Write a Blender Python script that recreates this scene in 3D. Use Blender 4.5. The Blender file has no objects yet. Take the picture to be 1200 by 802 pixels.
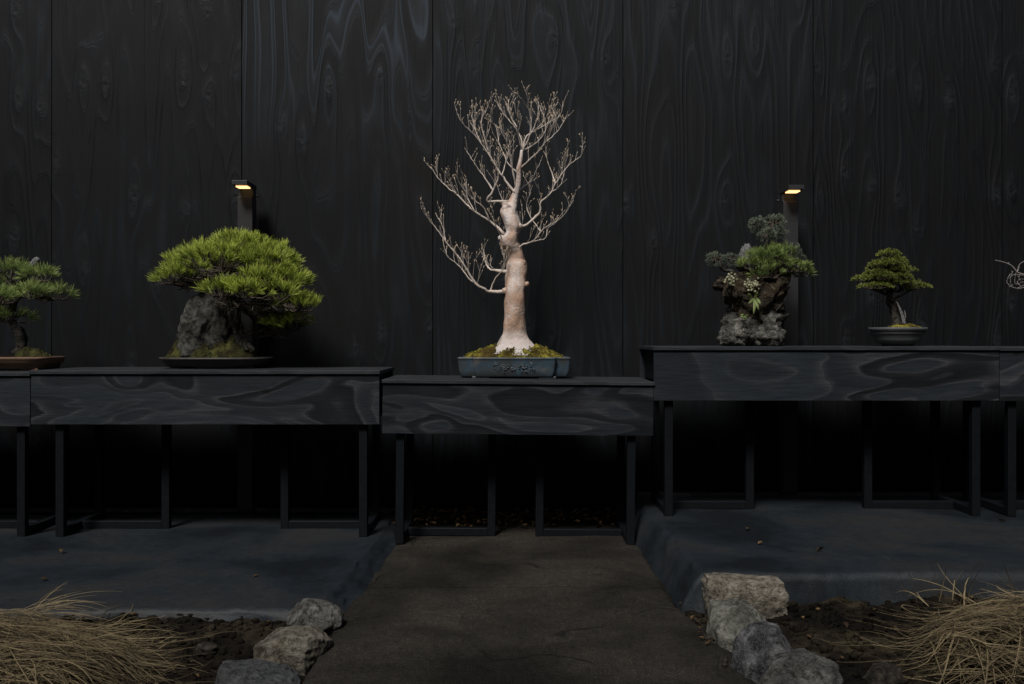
import bpy, bmesh, math, random
import numpy as np
from mathutils import Vector, Matrix, noise
S = bpy.context.scene
COL = S.collection
rnd = random.Random(7)
R = math.radians

# ------------------------------------------------------------------ camera, world, sun, exposure
FPX = 1167.0; CZ = 1.13; HY = 395.0
cd = bpy.data.cameras.new("camera"); cam = bpy.data.objects.new("camera", cd); COL.objects.link(cam)
cam.location = (0, 0, CZ); cam.rotation_euler = (R(90), 0, 0)
cd.sensor_width = 36.0; cd.lens = 36.0 * FPX / 1200.0; cd.shift_y = -0.005
cd.clip_start = 0.05; cd.clip_end = 500
S.camera = cam
S.view_settings.view_transform = 'Standard'; S.view_settings.look = 'None'
S.view_settings.exposure = 0.0; S.view_settings.gamma = 1.0
SUN_EL, SUN_AZ = 50.0, 200.0          # azimuth: compass-like, 180 = light comes from behind the camera
w = bpy.data.worlds.new("World"); S.world = w; w.use_nodes = True
wn = w.node_tree.nodes; wl = w.node_tree.links
sky = wn.new('ShaderNodeTexSky'); sky.sky_type = 'NISHITA'; sky.sun_disc = False
sky.sun_elevation = R(SUN_EL); sky.sun_rotation = R(SUN_AZ); sky.air_density = 1.0; sky.dust_density = 3.0
bg = wn['Background']; bg.inputs['Strength'].default_value = 0.05
wl.new(sky.outputs['Color'], bg.inputs['Color'])
ld = bpy.data.lights.new("sun", 'SUN'); ld.energy = 2.7; ld.angle = R(14); ld.color = (1.0, 0.965, 0.92)
sun = bpy.data.objects.new("sun", ld); COL.objects.link(sun)
dvec = Vector((math.sin(R(SUN_AZ)) * math.cos(R(SUN_EL)), math.cos(R(SUN_AZ)) * math.cos(R(SUN_EL)), math.sin(R(SUN_EL))))
sun.rotation_euler = dvec.to_track_quat('Z', 'Y').to_euler(); sun.location = dvec * 20

def P(px, py, Y):
    "photo pixel at depth Y -> world point"
    return Vector(((px - 600) * Y / FPX, Y, CZ - (py - HY) * Y / FPX))

# ------------------------------------------------------------------ node helpers
class NT:
    def __init__(s, name):
        s.m = bpy.data.materials.new(name); s.m.use_nodes = True
        s.n = s.m.node_tree.nodes; s.l = s.m.node_tree.links
        s.b = s.n['Principled BSDF']
    def new(s, t, **k):
        o = s.n.new(t)
        for a, v in k.items(): setattr(o, a, v)
        return o
    def put(s, sock, v):
        if isinstance(v, bpy.types.NodeSocket): s.l.new(v, sock)
        elif isinstance(v, (tuple, list)) and len(v) == 3 and sock.type == 'RGBA': sock.default_value = (*v, 1)
        else: sock.default_value = v
    def math(s, op, a, b=0.0, c=0.0):
        o = s.new('ShaderNodeMath', operation=op)
        s.put(o.inputs[0], a); s.put(o.inputs[1], b); s.put(o.inputs[2], c); return o.outputs[0]
    def vmath(s, op, a, b=(0, 0, 0)):
        o = s.new('ShaderNodeVectorMath', operation=op)
        s.put(o.inputs[0], a); s.put(o.inputs[1], b); return o
    def obj(s):
        return s.new('ShaderNodeTexCoord').outputs['Object']
    def noise(s, vec, scale, detail=4, rough=.55, dist=0.0):
        o = s.new('ShaderNodeTexNoise'); s.l.new(vec, o.inputs['Vector'])
        o.inputs['Scale'].default_value = scale; o.inputs['Detail'].default_value = detail
        o.inputs['Roughness'].default_value = rough; o.inputs['Distortion'].default_value = dist
        return o.outputs['Fac']
    def ramp(s, fac, stops, interp='LINEAR'):
        o = s.new('ShaderNodeValToRGB'); s.l.new(fac, o.inputs['Fac']); cr = o.color_ramp; cr.interpolation = interp
        while len(cr.elements) < len(stops): cr.elements.new(.5)
        for e, (p, c) in zip(cr.elements, stops):
            e.position = p; e.color = (c, c, c, 1) if isinstance(c, (int, float)) else (*c, 1)
        return o.outputs['Color']
    def mix(s, fac, a, b, mode='MIX'):
        o = s.new('ShaderNodeMix', data_type='RGBA', blend_type=mode)
        s.put(o.inputs[0], fac); s.put(o.inputs[6], a); s.put(o.inputs[7], b); return o.outputs[2]
    def bump(s, h, strength, dist=.01, prev=None):
        o = s.new('ShaderNodeBump'); s.l.new(h, o.inputs['Height'])
        o.inputs['Strength'].default_value = strength; o.inputs['Distance'].default_value = dist
        if prev: s.l.new(prev, o.inputs['Normal'])
        return o.outputs['Normal']
    def done(s, color=None, rough=None, normal=None, spec=None, **k):
        if color is not None: s.put(s.b.inputs['Base Color'], color)
        if rough is not None: s.put(s.b.inputs['Roughness'], rough)
        if normal is not None: s.l.new(normal, s.b.inputs['Normal'])
        if spec is not None: s.put(s.b.inputs['Specular IOR Level'], spec)
        for a, v in k.items(): s.put(s.b.inputs[a], v)
        return s.m

def mat_rock(name, c0, c1, c2, scale=9, bump=.9, rough=.85, moss=0.0, fleck=0.0):
    t = NT(name); v = t.obj()
    a = t.noise(v, scale, 9, .72, .3); b = t.noise(v, scale * 4, 7, .75); c = t.noise(v, scale * 22, 3, .6)
    col = t.ramp(a, [(.37, c0), (.5, c1), (.63, c2)])
    col = t.mix(t.ramp(b, [(.4, .85), (.54, 0.0)]), col, t.mix(1, col, (.3, .28, .26), 'MULTIPLY'))
    if fleck: col = t.mix(t.math('MULTIPLY', t.ramp(c, [(.56, 0.0), (.66, 1.0)]), fleck), col, (.5, .5, .48))
    if moss:
        geo = t.new('ShaderNodeNewGeometry'); sep = t.new('ShaderNodeSeparateXYZ'); t.l.new(geo.outputs['Normal'], sep.inputs[0])
        mm = t.math('MULTIPLY', t.ramp(b, [(.4, 0.0), (.6, 1.0)]), moss)
        col = t.mix(mm, col, (.07, .075, .02))
    h = t.math('ADD', t.math('MULTIPLY', a, 1.0), t.math('MULTIPLY', b, .5))
    h = t.math('ADD', h, t.math('MULTIPLY', c, .12))
    return t.done(col, rough, t.bump(h, bump, .045), .12)

def mat_plain(name, col, rough=.5, spec=.5, var=.25, scale=30, bump=.15, metallic=0.0):
    t = NT(name); v = t.obj(); a = t.noise(v, scale, 5)
    c = t.mix(t.ramp(a, [(.3, 0.0), (.7, 1.0)]), tuple(x * (1 - var) for x in col), tuple(x * (1 + var) for x in col))
    return t.done(c, t.math('ADD', t.math('MULTIPLY', a, .2), rough - .1), t.bump(a, bump, .003), spec, Metallic=metallic)

def mat_leaf(name, dark, light, rough=.5, trans=.35):
    t = NT(name)
    at = t.new('ShaderNodeAttribute', attribute_name='tint')
    col = t.ramp(at.outputs['Fac'], [(0, dark), (1, light)])
    t.done(col, rough, None, .3)
    tr = t.new('ShaderNodeBsdfTranslucent'); t.l.new(col, tr.inputs['Color'])
    ms = t.new('ShaderNodeMixShader'); ms.inputs[0].default_value = trans
    t.l.new(t.b.outputs[0], ms.inputs[1]); t.l.new(tr.outputs[0], ms.inputs[2])
    t.l.new(ms.outputs[0], t.n['Material Output'].inputs['Surface'])
    return t.m

def mat_plywood(name, seed, base=(.0040, .0049, .0058), line=(.017, .0215, .026), streak=.0, brown=.5, rows=1.05, rough=.5):
    "stained plywood, grain runs along object Z"
    t = NT(name); o = t.obj()
    v = t.vmath('ADD', o, (seed * 3.7, 0, seed * 5.3)).outputs[0]
    sep = t.new('ShaderNodeSeparateXYZ'); t.l.new(v, sep.inputs[0]); x, z = sep.outputs[0], sep.outputs[2]
    # rows of knots (rotary cut veneer): cells narrow in x, tall in z
    kv = t.new('ShaderNodeCombineXYZ'); t.put(kv.inputs[0], t.math('MULTIPLY', x, 6.2)); t.put(kv.inputs[2], t.math('MULTIPLY', z, rows))
    vo = t.new('ShaderNodeTexVoronoi'); t.l.new(kv.outputs[0], vo.inputs['Vector']); vo.inputs['Scale'].default_value = 1; vo.inputs['Randomness'].default_value = .5
    ps = t.new('ShaderNodeSeparateXYZ'); t.l.new(vo.outputs['Position'], ps.inputs[0])
    dx = t.math('SUBTRACT', x, t.math('DIVIDE', ps.outputs[0], 6.2)); dz = t.math('SUBTRACT', z, t.math('DIVIDE', ps.outputs[2], rows))
    dz = t.math('ADD', dz, 0.0)
    csep = t.new('ShaderNodeSeparateColor'); t.l.new(vo.outputs['Color'], csep.inputs[0])
    def ell(sx, sz):
        a = t.math('POWER', t.math('ABSOLUTE', t.math('DIVIDE', dx, sx)), 2.0); b = t.math('POWER', t.math('ABSOLUTE', t.math('DIVIDE', dz, sz)), 2.0)
        return t.math('EXPONENT', t.math('MULTIPLY', t.math('ADD', a, b), -1.0))
    isk = t.ramp(csep.outputs[0], [(.3, 0.0), (.45, 1.0)])
    core = t.math('MULTIPLY', ell(.013, .017), isk); halo = t.math('MULTIPLY', ell(.05, .2), isk)
    # grain field
    mp = t.new('ShaderNodeMapping'); t.l.new(v, mp.inputs['Vector']); mp.inputs['Scale'].default_value = (1, 1, .115)
    F = t.noise(mp.outputs[0], 3.3, 1.6, .5, .25)
    mp2 = t.new('ShaderNodeMapping'); t.l.new(v, mp2.inputs['Vector']); mp2.inputs['Scale'].default_value = (1, 1, .05)
    fine = t.noise(mp2.outputs[0], 60, 4, .6)
    Fk = t.math('ADD', F, t.math('MULTIPLY', halo, .10))
    ring = t.math('PINGPONG', t.math('MULTIPLY', t.math('ADD', Fk, t.math('MULTIPLY', fine, .006)), 26.0), 1.0)
    broad = t.noise(v, 1.3, 3, .55)
    ringc = t.ramp(ring, [(0, 0.0), (.45, .12), (.8, .55), (.93, 1.0), (1, .7)])
    amp = t.ramp(broad, [(.38, .06), (.66, 1.0)])
    # terraced streaks that paint blue sky sheen into the colour, stronger upwards
    st = t.ramp(t.math('FRACT', t.math('MULTIPLY', Fk, 7.0)), [(0, 0.0), (.5, 0.0), (.56, .9), (.62, .3), (.78, .12), (.84, .8), (.9, .1), (1, 0.0)])
    zfac = t.new('ShaderNodeSeparateXYZ'); t.l.new(o, zfac.inputs[0])
    zr = t.new('ShaderNodeMapRange'); t.l.new(zfac.outputs[2], zr.inputs[0]); zr.inputs[1].default_value = .35; zr.inputs[2].default_value = 1.2
    stf = t.math('MULTIPLY', t.math('MULTIPLY', st, zr.outputs[0]), streak)
    col = t.mix(t.math('MULTIPLY', ringc, amp), base, line)
    col = t.mix(t.math('MULTIPLY', t.ramp(t.noise(v, .9, 3), [(.45, 0.0), (.7, 1.0)]), brown), col, (.013, .0095, .008))
    col = t.mix(t.math('MULTIPLY', fine, .5), col, t.mix(1, col, (.6, .6, .6), 'MULTIPLY'))
    col = t.mix(stf, col, (.06, .080, .10))
    col = t.mix(t.math('MULTIPLY', core, .9), col, (.004, .004, .004))
    rim = t.math('MULTIPLY', t.math('SUBTRACT', t.math('MULTIPLY', ell(.024, .03), isk), core), .55)
    col = t.mix(t.math('MULTIPLY', rim, t.math('MULTIPLY', broad, .5)), col, (.03, .035, .04))
    sm = t.math('MULTIPLY', ell(.04, .085), t.ramp(t.noise(v, 30, 4, .6), [(.42, 0.0), (.62, .6)]))
    col = t.mix(t.math('MULTIPLY', sm, isk), col, (.024, .029, .034))
    h = t.math('ADD', t.math('MULTIPLY', ringc, .35), t.math('MULTIPLY', fine, .5))
    h = t.math('SUBTRACT', h, t.math('MULTIPLY', core, .35)); h = t.math('ADD', h, t.math('MULTIPLY', halo, .5)); h = t.math('ADD', h, t.math('MULTIPLY', t.math('MULTIPLY', ell(.035, .07), isk), t.noise(v, 38, 4, .7)))
    col = t.mix(1, col, (.70, .72, .76), 'MULTIPLY')
    ro = t.math('SUBTRACT', rough + .1, t.math('MULTIPLY', ringc, .12))
    return t.done(col, ro, t.bump(h, .8, .006), .22)

def mat_board(name, seed, base=(.0105, .0130, .0158), patch=(.031, .038, .045), line=(.10, .098, .10)):
    "dark stained softwood ply board: grain along X, terraced veneer figure"
    t = NT(name); o = t.obj(); v = t.vmath('ADD', o, (seed * 4.1, seed * 1.3, seed * 2.9)).outputs[0]
    mp = t.new('ShaderNodeMapping'); t.l.new(v, mp.inputs['Vector']); mp.inputs['Scale'].default_value = (.3, 1, 1)
    F = t.noise(mp.outputs[0], 4.2, 1.5, .5, .6)
    wig = t.noise(v, 45, 3, .6)
    F2 = t.math('ADD', F, t.math('MULTIPLY', wig, .012))
    fr = t.math('FRACT', t.math('MULTIPLY', F2, 10.0))
    lev = t.math('FLOOR', t.math('MULTIPLY', F2, 10.0))
    rv = t.new('ShaderNodeTexWhiteNoise', noise_dimensions='1D'); t.l.new(lev, rv.inputs['W'])
    col = t.mix(rv.outputs['Value'], base, patch)
    edge = t.ramp(fr, [(0, 1.0), (.07, .6), (.3, .12), (.85, 0.0), (1, .5)])
    brk = t.ramp(t.noise(mp.outputs[0], 7, 3), [(.4, .25), (.62, 1.0)])
    col = t.mix(t.math('MULTIPLY', t.math('MULTIPLY', edge, brk), .85), col, line)
    mp3 = t.new('ShaderNodeMapping'); t.l.new(v, mp3.inputs['Vector']); mp3.inputs['Scale'].default_value = (.03, 1, 1)
    fine = t.noise(mp3.outputs[0], 210, 5, .75)
    col = t.mix(t.ramp(fine, [(.4, .8), (.55, 0.0)]), col, t.mix(1, col, (.45, .45, .48), 'MULTIPLY'))
    # knots
    kv = t.vmath('MULTIPLY', v, (2.6, 0.0, 5.0)).outputs[0]
    vo = t.new('ShaderNodeTexVoronoi'); t.l.new(kv, vo.inputs['Vector']); vo.inputs['Scale'].default_value = 1
    kd = vo.outputs['Distance']
    col = t.mix(t.ramp(kd, [(0, .9), (.04, .7), (.09, 0.0)]), col, (.006, .006, .006))
    h = t.math('ADD', t.math('MULTIPLY', fr, .6), t.math('MULTIPLY', fine, .35))
    col = t.mix(1, col, (.80, .82, .86), 'MULTIPLY')
    return t.done(col, .52, t.bump(h, .6, .004), .2)

def mat_concrete(name, c0, c1, c2, scale=2.0, speck=.4, crack=.0, rough=.85, bump=.5, spec=.15, grit=.6):
    t = NT(name); v = t.obj()
    a = t.noise(v, scale, 6, .6, .4); b = t.noise(v, scale * 14, 6, .7); c = t.noise(v, 170, 3, .6)
    col = t.ramp(a, [(.36, c0), (.5, c1), (.64, c2)])
    col = t.mix(t.ramp(b, [(.3, .55), (.6, 0.0)]), col, t.mix(1, col, (.5, .5, .5), 'MULTIPLY'))
    col = t.mix(t.ramp(t.noise(v, 48, 5, .8), [(.42, grit), (.52, 0.0)]), col, t.mix(1, col, (.45, .45, .45), 'MULTIPLY'))
    col = t.mix(t.math('MULTIPLY', t.ramp(c, [(.56, 0.0), (.64, 1.0)]), speck), col, t.mix(1, col, (3.2, 3.1, 2.9), 'MULTIPLY'))
    h = t.math('ADD', t.math('MULTIPLY', b, .6), t.math('MULTIPLY', c, .4))
    if crack:
        w_ = t.vmath('ADD', v, t.vmath('SCALE', t.new('ShaderNodeTexNoise').outputs['Color']).outputs[0]).outputs[0]
        nz = t.new('ShaderNodeTexNoise'); t.l.new(v, nz.inputs['Vector']); nz.inputs['Scale'].default_value = 3; nz.inputs['Detail'].default_value = 6
        sc = t.new('ShaderNodeVectorMath', operation='SCALE'); t.l.new(nz.outputs['Color'], sc.inputs[0]); sc.inputs['Scale'].default_value = .45
        vv = t.vmath('ADD', v, sc.outputs[0]).outputs[0]
        vo = t.new('ShaderNodeTexVoronoi', feature='DISTANCE_TO_EDGE'); t.l.new(vv, vo.inputs['Vector']); vo.inputs['Scale'].default_value = .8
        ck = t.ramp(vo.outputs['Distance'], [(0, 1.0), (.006, .5), (.012, 0.0)])
        ck = t.math('MULTIPLY', ck, t.ramp(t.noise(v, 2.2, 2), [(.5, 0.0), (.6, 1.0)]))
        col = t.mix(t.math('MULTIPLY', ck, crack), col, (.006, .006, .005))
        h = t.math('SUBTRACT', h, t.math('MULTIPLY', ck, 1.5))
    return t.done(col, rough, t.bump(h, bump, .012), spec)

# ------------------------------------------------------------------ mesh helpers
class MB:
    def __init__(s): s.v = []; s.f = []; s.t = []
    def add(s, vs, fs, tint=.5):
        o = len(s.v); s.v.extend([tuple(p) for p in vs]); s.f.extend([tuple(i + o for i in f) for f in fs]); s.t.extend([tint] * len(vs))
    def box(s, x0, x1, y0, y1, z0, z1, M=None):
        vs = [Vector(p) for p in ((x0,y0,z0),(x1,y0,z0),(x1,y1,z0),(x0,y1,z0),(x0,y0,z1),(x1,y0,z1),(x1,y1,z1),(x0,y1,z1))]
        if M: vs = [M @ p for p in vs]
        s.add(vs, [(0,3,2,1),(4,5,6,7),(0,1,5,4),(1,2,6,5),(2,3,7,6),(3,0,4,7)])
    def tube(s, pts, rad, sides=6, cap=True, tint=.5, wob=0.0):
        pts = [Vector(p) for p in pts]; n = len(pts)
        if n < 2: return
        vs = []; fs = []
        up = Vector((0, 1, 0)) if abs((pts[1] - pts[0]).normalized().y) < .9 else Vector((1, 0, 0))
        for i, p in enumerate(pts):
            d = (pts[min(i + 1, n - 1)] - pts[max(i - 1, 0)])
            if d.length < 1e-9: d = Vector((0, 0, 1))
            d.normalize(); a = up - d * up.dot(d)
            if a.length < 1e-4: a = d.orthogonal()
            a.normalize(); up = a; b = d.cross(a); r = rad[i]
            for k in range(sides):
                an = 2 * math.pi * k / sides; rr = r * (1 + (wob * noise.noise(p * 28 + Vector((math.cos(an), math.sin(an), 0)) * 1.3) if wob else 0))
                vs.append(p + a * math.cos(an) * rr + b * math.sin(an) * rr)
        for i in range(n - 1):
            for k in range(sides):
                k2 = (k + 1) % sides; fs.append((i*sides+k, i*sides+k2, (i+1)*sides+k2, (i+1)*sides+k))
        if cap:
            fs.append(tuple(range(sides))[::-1]); fs.append(tuple((n-1)*sides + k for k in range(sides)))
        s.add(vs, fs, tint)
    def blob(s, c, r, seg=6, rings=4, M=None, tint=.5, nz=0.0):
        c = Vector(c); r = Vector(r) if not isinstance(r, (int, float)) else Vector((r, r, r)); vs = []; fs = []
        for i in range(rings + 1):
            th = math.pi * i / rings
            for k in range(seg):
                ph = 2 * math.pi * k / seg; q = Vector((math.sin(th) * math.cos(ph), math.sin(th) * math.sin(ph), math.cos(th)))
                if nz: q = q * (1 + nz * noise.noise(q * 1.7 + c * 31))
                q = Vector((q.x * r.x, q.y * r.y, q.z * r.z))
                if M: q = M @ q
                vs.append(c + q)
        for i in range(rings):
            for k in range(seg): k2 = (k + 1) % seg; fs.append((i*seg+k, (i+1)*seg+k, (i+1)*seg+k2, i*seg+k2))
        s.add(vs, fs, tint)
    def build(s, name, mat, parent=None, smooth=True, origin=None, bevel=0.0, tint=False):
        me = bpy.data.meshes.new(name)
        org = Vector(origin) if origin is not None else Vector((0, 0, 0))
        if parent is not None and origin is None: org = Vector(parent.matrix_basis.translation) if parent.parent is None else Vector(parent["o"]) 
        V = [(p[0]-org.x, p[1]-org.y, p[2]-org.z) for p in s.v]
        me.from_pydata(V, [], s.f); me.validate(); me.update()
        if smooth: me.polygons.foreach_set('use_smooth', [True] * len(me.polygons))
        if tint:
            a = me.attributes.new('tint', 'FLOAT', 'POINT')
            if len(a.data) == len(s.t): a.data.foreach_set('value', s.t)
        me.materials.append(mat)
        return link(name, me, parent, org, bevel)

def link(name, me, parent, org, bevel=0.0):
    o = bpy.data.objects.new(name, me); COL.objects.link(o); org = Vector(org); o["o"] = tuple(org)
    if parent is not None:
        o.parent = parent; o.location = org - Vector(parent["o"])
    else: o.location = org
    if bevel:
        b = o.modifiers.new('bevel', 'BEVEL'); b.width = bevel; b.segments = 2; b.limit_method = 'ANGLE'
    return o

def thing(name, label, cat, loc=(0, 0, 0), group=None):
    o = bpy.data.objects.new(name, None); COL.objects.link(o); o.location = loc; o["o"] = tuple(loc)
    o["label"] = label; o["category"] = cat
    if group: o["group"] = group
    o.empty_display_size = .1
    return o
def tag(o, label=None, cat=None, group=None, kind=None):
    if label: o["label"] = label
    if cat: o["category"] = cat
    if group: o["group"] = group
    if kind: o["kind"] = kind
    return o

def spline(pts, rad, sub=4):
    "Catmull-Rom through points"
    pts = [Vector(p) for p in pts]; n = len(pts); op = []; orr = []
    for i in range(n - 1):
        p0 = pts[max(i-1, 0)]; p1 = pts[i]; p2 = pts[i+1]; p3 = pts[min(i+2, n-1)]
        for k in range(sub):
            t = k / sub
            op.append(.5 * ((2*p1) + (p2-p0)*t + (2*p0-5*p1+4*p2-p3)*t*t + (-p0+3*p1-3*p2+p3)*t*t*t))
            orr.append(rad[i] * (1-t) + rad[i+1] * t)
    op.append(pts[-1]); orr.append(rad[-1]); return op, orr

def boxpart(name, mat, parent, x0, x1, y0, y1, z0, z1, bevel=.002, sub=0):
    c = Vector(((x0+x1)/2, (y0+y1)/2, (z0+z1)/2)); m = MB(); m.box(x0, x1, y0, y1, z0, z1)
    return m.build(name, mat, parent, smooth=False, origin=c, bevel=bevel)

def grid(nx, ny, fn):
    m = MB(); vs = [fn(i / nx, j / ny) for j in range(ny + 1) for i in range(nx + 1)]
    fs = [(j*(nx+1)+i, j*(nx+1)+i+1, (j+1)*(nx+1)+i+1, (j+1)*(nx+1)+i) for j in range(ny) for i in range(nx)]
    m.add(vs, fs); return m

def fbm(p, o=4): return noise.fractal(Vector(p), 1.0, 2.0, o)

# ------------------------------------------------------------------ materials
M = {}
M['metal'] = mat_plain('black_powder_coated_steel', (.0055, .0068, .0085), .5, .16, .15, 40, .08)
M['path'] = mat_concrete('brown_exposed_concrete', (.012, .0105, .0085), (.023, .0205, .0165), (.038, .034, .028), 1.7, .8, .8)
M['slabm'] = mat_concrete('blue_black_sealed_slab', (.0095, .0122, .0156), (.0190, .0245, .0300), (.030, .0305, .032), 1.5, .25, 0, .5, .35, spec=.2, grit=.1)
M['soil'] = mat_rock('dark_crumbly_soil', (.004, .003, .002), (.013, .010, .007), (.048, .039, .024), 3, 1.0, .95)
M['ground'] = mat_rock('dark_earth', (.012, .01, .008), (.02, .017, .012), (.032, .027, .02), 1.2, .6, .95)
M['bark_pine'] = mat_rock('grey_pine_bark', (.03, .026, .022), (.08, .072, .062), (.17, .155, .135), 26, 1, .9)
M['twig_dark'] = mat_plain('grey_brown_twigs', (.085, .07, .055), .8, .2, .4, 60, .3)
M['needle'] = mat_leaf('bright_pine_needles', (.055, .105, .014), (.74, .84, .17))
M['needle_dim'] = mat_leaf('deep_pine_needles', (.022, .045, .012), (.10, .17, .045))
M['needle_grey'] = mat_leaf('grey_green_needles', (.06, .078, .06), (.34, .40, .29))
M['needle_mid'] = mat_leaf('mid_green_needles', (.05, .09, .028), (.44, .55, .17))
M['juniper'] = mat_leaf('olive_green_foliage', (.05, .072, .018), (.38, .43, .10))
M['succulent'] = mat_leaf('pale_green_leaves', (.1, .16, .04), (.35, .42, .16))
M['flower'] = mat_leaf('creamy_flowers', (.25, .26, .14), (.6, .58, .4), .7)
M['deadwood'] = mat_rock('silver_deadwood', (.12, .12, .12), (.28, .28, .29), (.45, .45, .47), 30, .8, .8)

# ------------------------------------------------------------------ the setting
FRONT = 5.38; WALL = 6.38
g = grid(40, 40, lambda u, v: (-60 + 120*u, -60 + 120*v, -.16 + .02 * noise.noise(Vector((u*50, v*50, 0)))))
tag(g.build('ground', M['ground']), kind='structure')

def soilz(x, y):
    base = -.055 if x < 0 else -.01
    if x > .7: base += .055 * max(0, min(1, (y - 3.4) / .7))
    if x < -.6: base += .055 * max(0, min(1, (y - 3.4) / .4))
    if -.8 < x < .95: base -= .05 * min(1, max(0, min(x + .8, .95 - x) / .12))
    return base + .028 * fbm((x*3.1, y*3.1, 3), 5) + .022 * fbm((x*13, y*13, 1), 6) * (.4 + 1.2*abs(noise.noise(Vector((x*2, y*2, 9)))))
s = grid(480, 230, lambda u, v: (-4.4 + 8.8*u, 1.4 + 2.95*v, soilz(-4.4 + 8.8*u, 1.4 + 2.95*v)))
tag(s.build('soil', M['soil']), kind='structure')
s = grid(160, 12, lambda u, v: (-5 + 10*u, 6.0 + .42*v, -.012 + .02*v + .012 * fbm((u*60, v*3, 5), 4)))
tag(s.build('soil_strip', M['soil']), kind='structure')

# path: two cast bays with a joint
def path_xr(y):   # right edge
    return .70 + max(0, min(1, (4.2 - y) / .5)) * .1 + .012 * noise.noise(Vector((y*5, 0, 2)))
def path_xl(y): return -.69 + .014 * noise.noise(Vector((y*6, 3, 2)))
base = tag(MB().build('path', M['path']), kind='structure') if False else None
pm = MB(); pm.box(-.66, .66, 1.2, 6.1, -.15, -.03)
pathbase = tag(pm.build('path', M['soil'], smooth=False), kind='structure')
for y0, y1 in ((1.2, 4.508), (4.511, 6.02)):
    def pf(u, v, y0=y0, y1=y1):
        y = y0 + (y1 - y0)*v; uu = (u - .06) / .88
        e = .0
        if u < .05: uu = 0; e = -.12
        elif u > .95: uu = 1; e = -.12
        x = path_xl(y) * (1-uu) + path_xr(y) * uu
        ed = min(max(uu, 0), max(1-uu, 0))
        edy = min(y1 - y, y - y0); 
        return (x, y, e + .004 * fbm((x*3, y*3, 0), 4) - .012 * math.exp(-ed*40) * (1 + noise.noise(Vector((x*20, y*20, 1)))) - .003 * math.exp(-edy * 60))
    b = grid(50, 110, pf).build('concrete_bay', M['path'], pathbase)

# left slab
def slab(name, x0f, x1, y0, y1, z, side, drop, flare=0.0):
    NX, NY = 130, 70
    def fn(u, v):
        # u runs from path side outwards, v from front to back; the first rows form the edges
        y = y0 + (y1 - y0) * max(0, (v - .06) / .94); uu = max(0, (u - .06) / .94)
        xe = x0f(y); x = xe + (x1 - xe) * uu ** 1.5
        zz = z + .006 * fbm((x*1.4, y*1.4, z*40), 4)
        if u < .06:
            k = 1 - u / .06; wv = .5 + .5 * noise.noise(Vector((y*3.2, 4, 1)))
            zz -= drop * (k ** 1.6 if side < 0 else k ** .9); x += side * flare * k * (1.0 + .5 * wv) + side * (.012 * noise.noise(Vector((y*7, k*4, 7))) + .022 * k * noise.noise(Vector((y*4.5 + k*1.5, k*1.2, 11))) + .006 * fbm((y*22, k*6, 3), 4))
            zz += .012 * noise.noise(Vector((y*7, k*3, 9))) * math.sin(k*3.14)
        if v < .06:
            k = 1 - v / .06
            zz -= drop * k ** 1.3; y -= .03 * k + .022 * k * noise.noise(Vector((x*6, k*2, 5))) + .014 * fbm((x*17, k*5, 5), 5) * k; zz -= .012 * (1 + fbm((x*5, 0, 3), 5)) * k + .006 * fbm((x*26, k*4, 6), 4)
        y += .02 * noise.noise(Vector((x*2.3, 0, 8))) * (1 if v < .1 else 0)
        return (x, y, zz)
    return tag(grid(NX, NY, fn).build(name, M['slabm']), kind='structure')
slab('slab', lambda y: -.70 - .03*(y < 4.3) + .03 * noise.noise(Vector((y*3, 1, 1))) - .05 * max(0, min(1, (5.4 - y)/1.4)) - .02, -5.2, 3.98, 6.1, .042, 1, .06, .09)
def rs(y): return .80 + .02 * noise.noise(Vector((y*2.2, 2, 1))) - .02*(y > 5)
slab('slab', rs, 5.2, 4.13, 6.12, .153, -1, .17, .085)

# plywood wall
wall = thing('plywood_wall', 'tall black stained plywood wall behind the display benches', 'wall', (0, WALL, -.1))
edges = [-4.62, -4.18, -2.95, -1.732, -.508, .711, 1.930, 3.142, 4.36, 4.62]
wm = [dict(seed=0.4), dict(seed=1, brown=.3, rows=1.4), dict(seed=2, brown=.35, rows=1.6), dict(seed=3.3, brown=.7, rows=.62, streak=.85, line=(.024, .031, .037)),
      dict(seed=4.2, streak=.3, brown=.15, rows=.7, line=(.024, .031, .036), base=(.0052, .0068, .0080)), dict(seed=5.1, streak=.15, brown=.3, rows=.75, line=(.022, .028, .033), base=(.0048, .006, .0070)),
      dict(seed=6.4, brown=.2, rows=1.3, line=(.013, .016, .019)), dict(seed=7.7, brown=.2, rows=1.5, line=(.012, .015, .018)), dict(seed=8.8)]  # centre sheets lighter, outer ones darker: light falloff put into the colour
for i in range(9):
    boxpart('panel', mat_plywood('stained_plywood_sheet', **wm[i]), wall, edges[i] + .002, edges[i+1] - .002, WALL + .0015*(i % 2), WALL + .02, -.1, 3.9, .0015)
mm = MB(); mm.box(-4.3, 4.5, WALL + .021, WALL + .09, -.1, 3.88); mm.build('framing', M['metal'], wall, smooth=False)
# thin pale grey lip along the foot of the wall
for x0, x1, z in ((-4.2, -.72, .015), (.80, 4.3, .115)):
    m = grid(80, 3, lambda u, v: (x0 + (x1-x0)*u, WALL - .012 - .05*(1-v), z + .022*v + .006*noise.noise(Vector((u*50, v, z)))))
    tag(m.build('base_lip', mat_concrete('pale_lip', (.03,.03,.028), (.05,.048,.045), (.075,.07,.065), 5, .3)), kind='structure')

# unseen wall behind the camera, added to block low front sky
sky_block = thing('plywood_wall', 'unseen black plywood wall and roof behind the viewer, added to block sky light', 'wall', (0, -3.2, -.1))
for i in range(8): boxpart('panel', mat_plywood('stained_plywood_sheet', seed=11+i), sky_block, -4.88 + 1.22*i + .002, -3.66 + 1.22*i - .002, -3.24, -3.2, -.1, 4.3, .0015)

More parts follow.
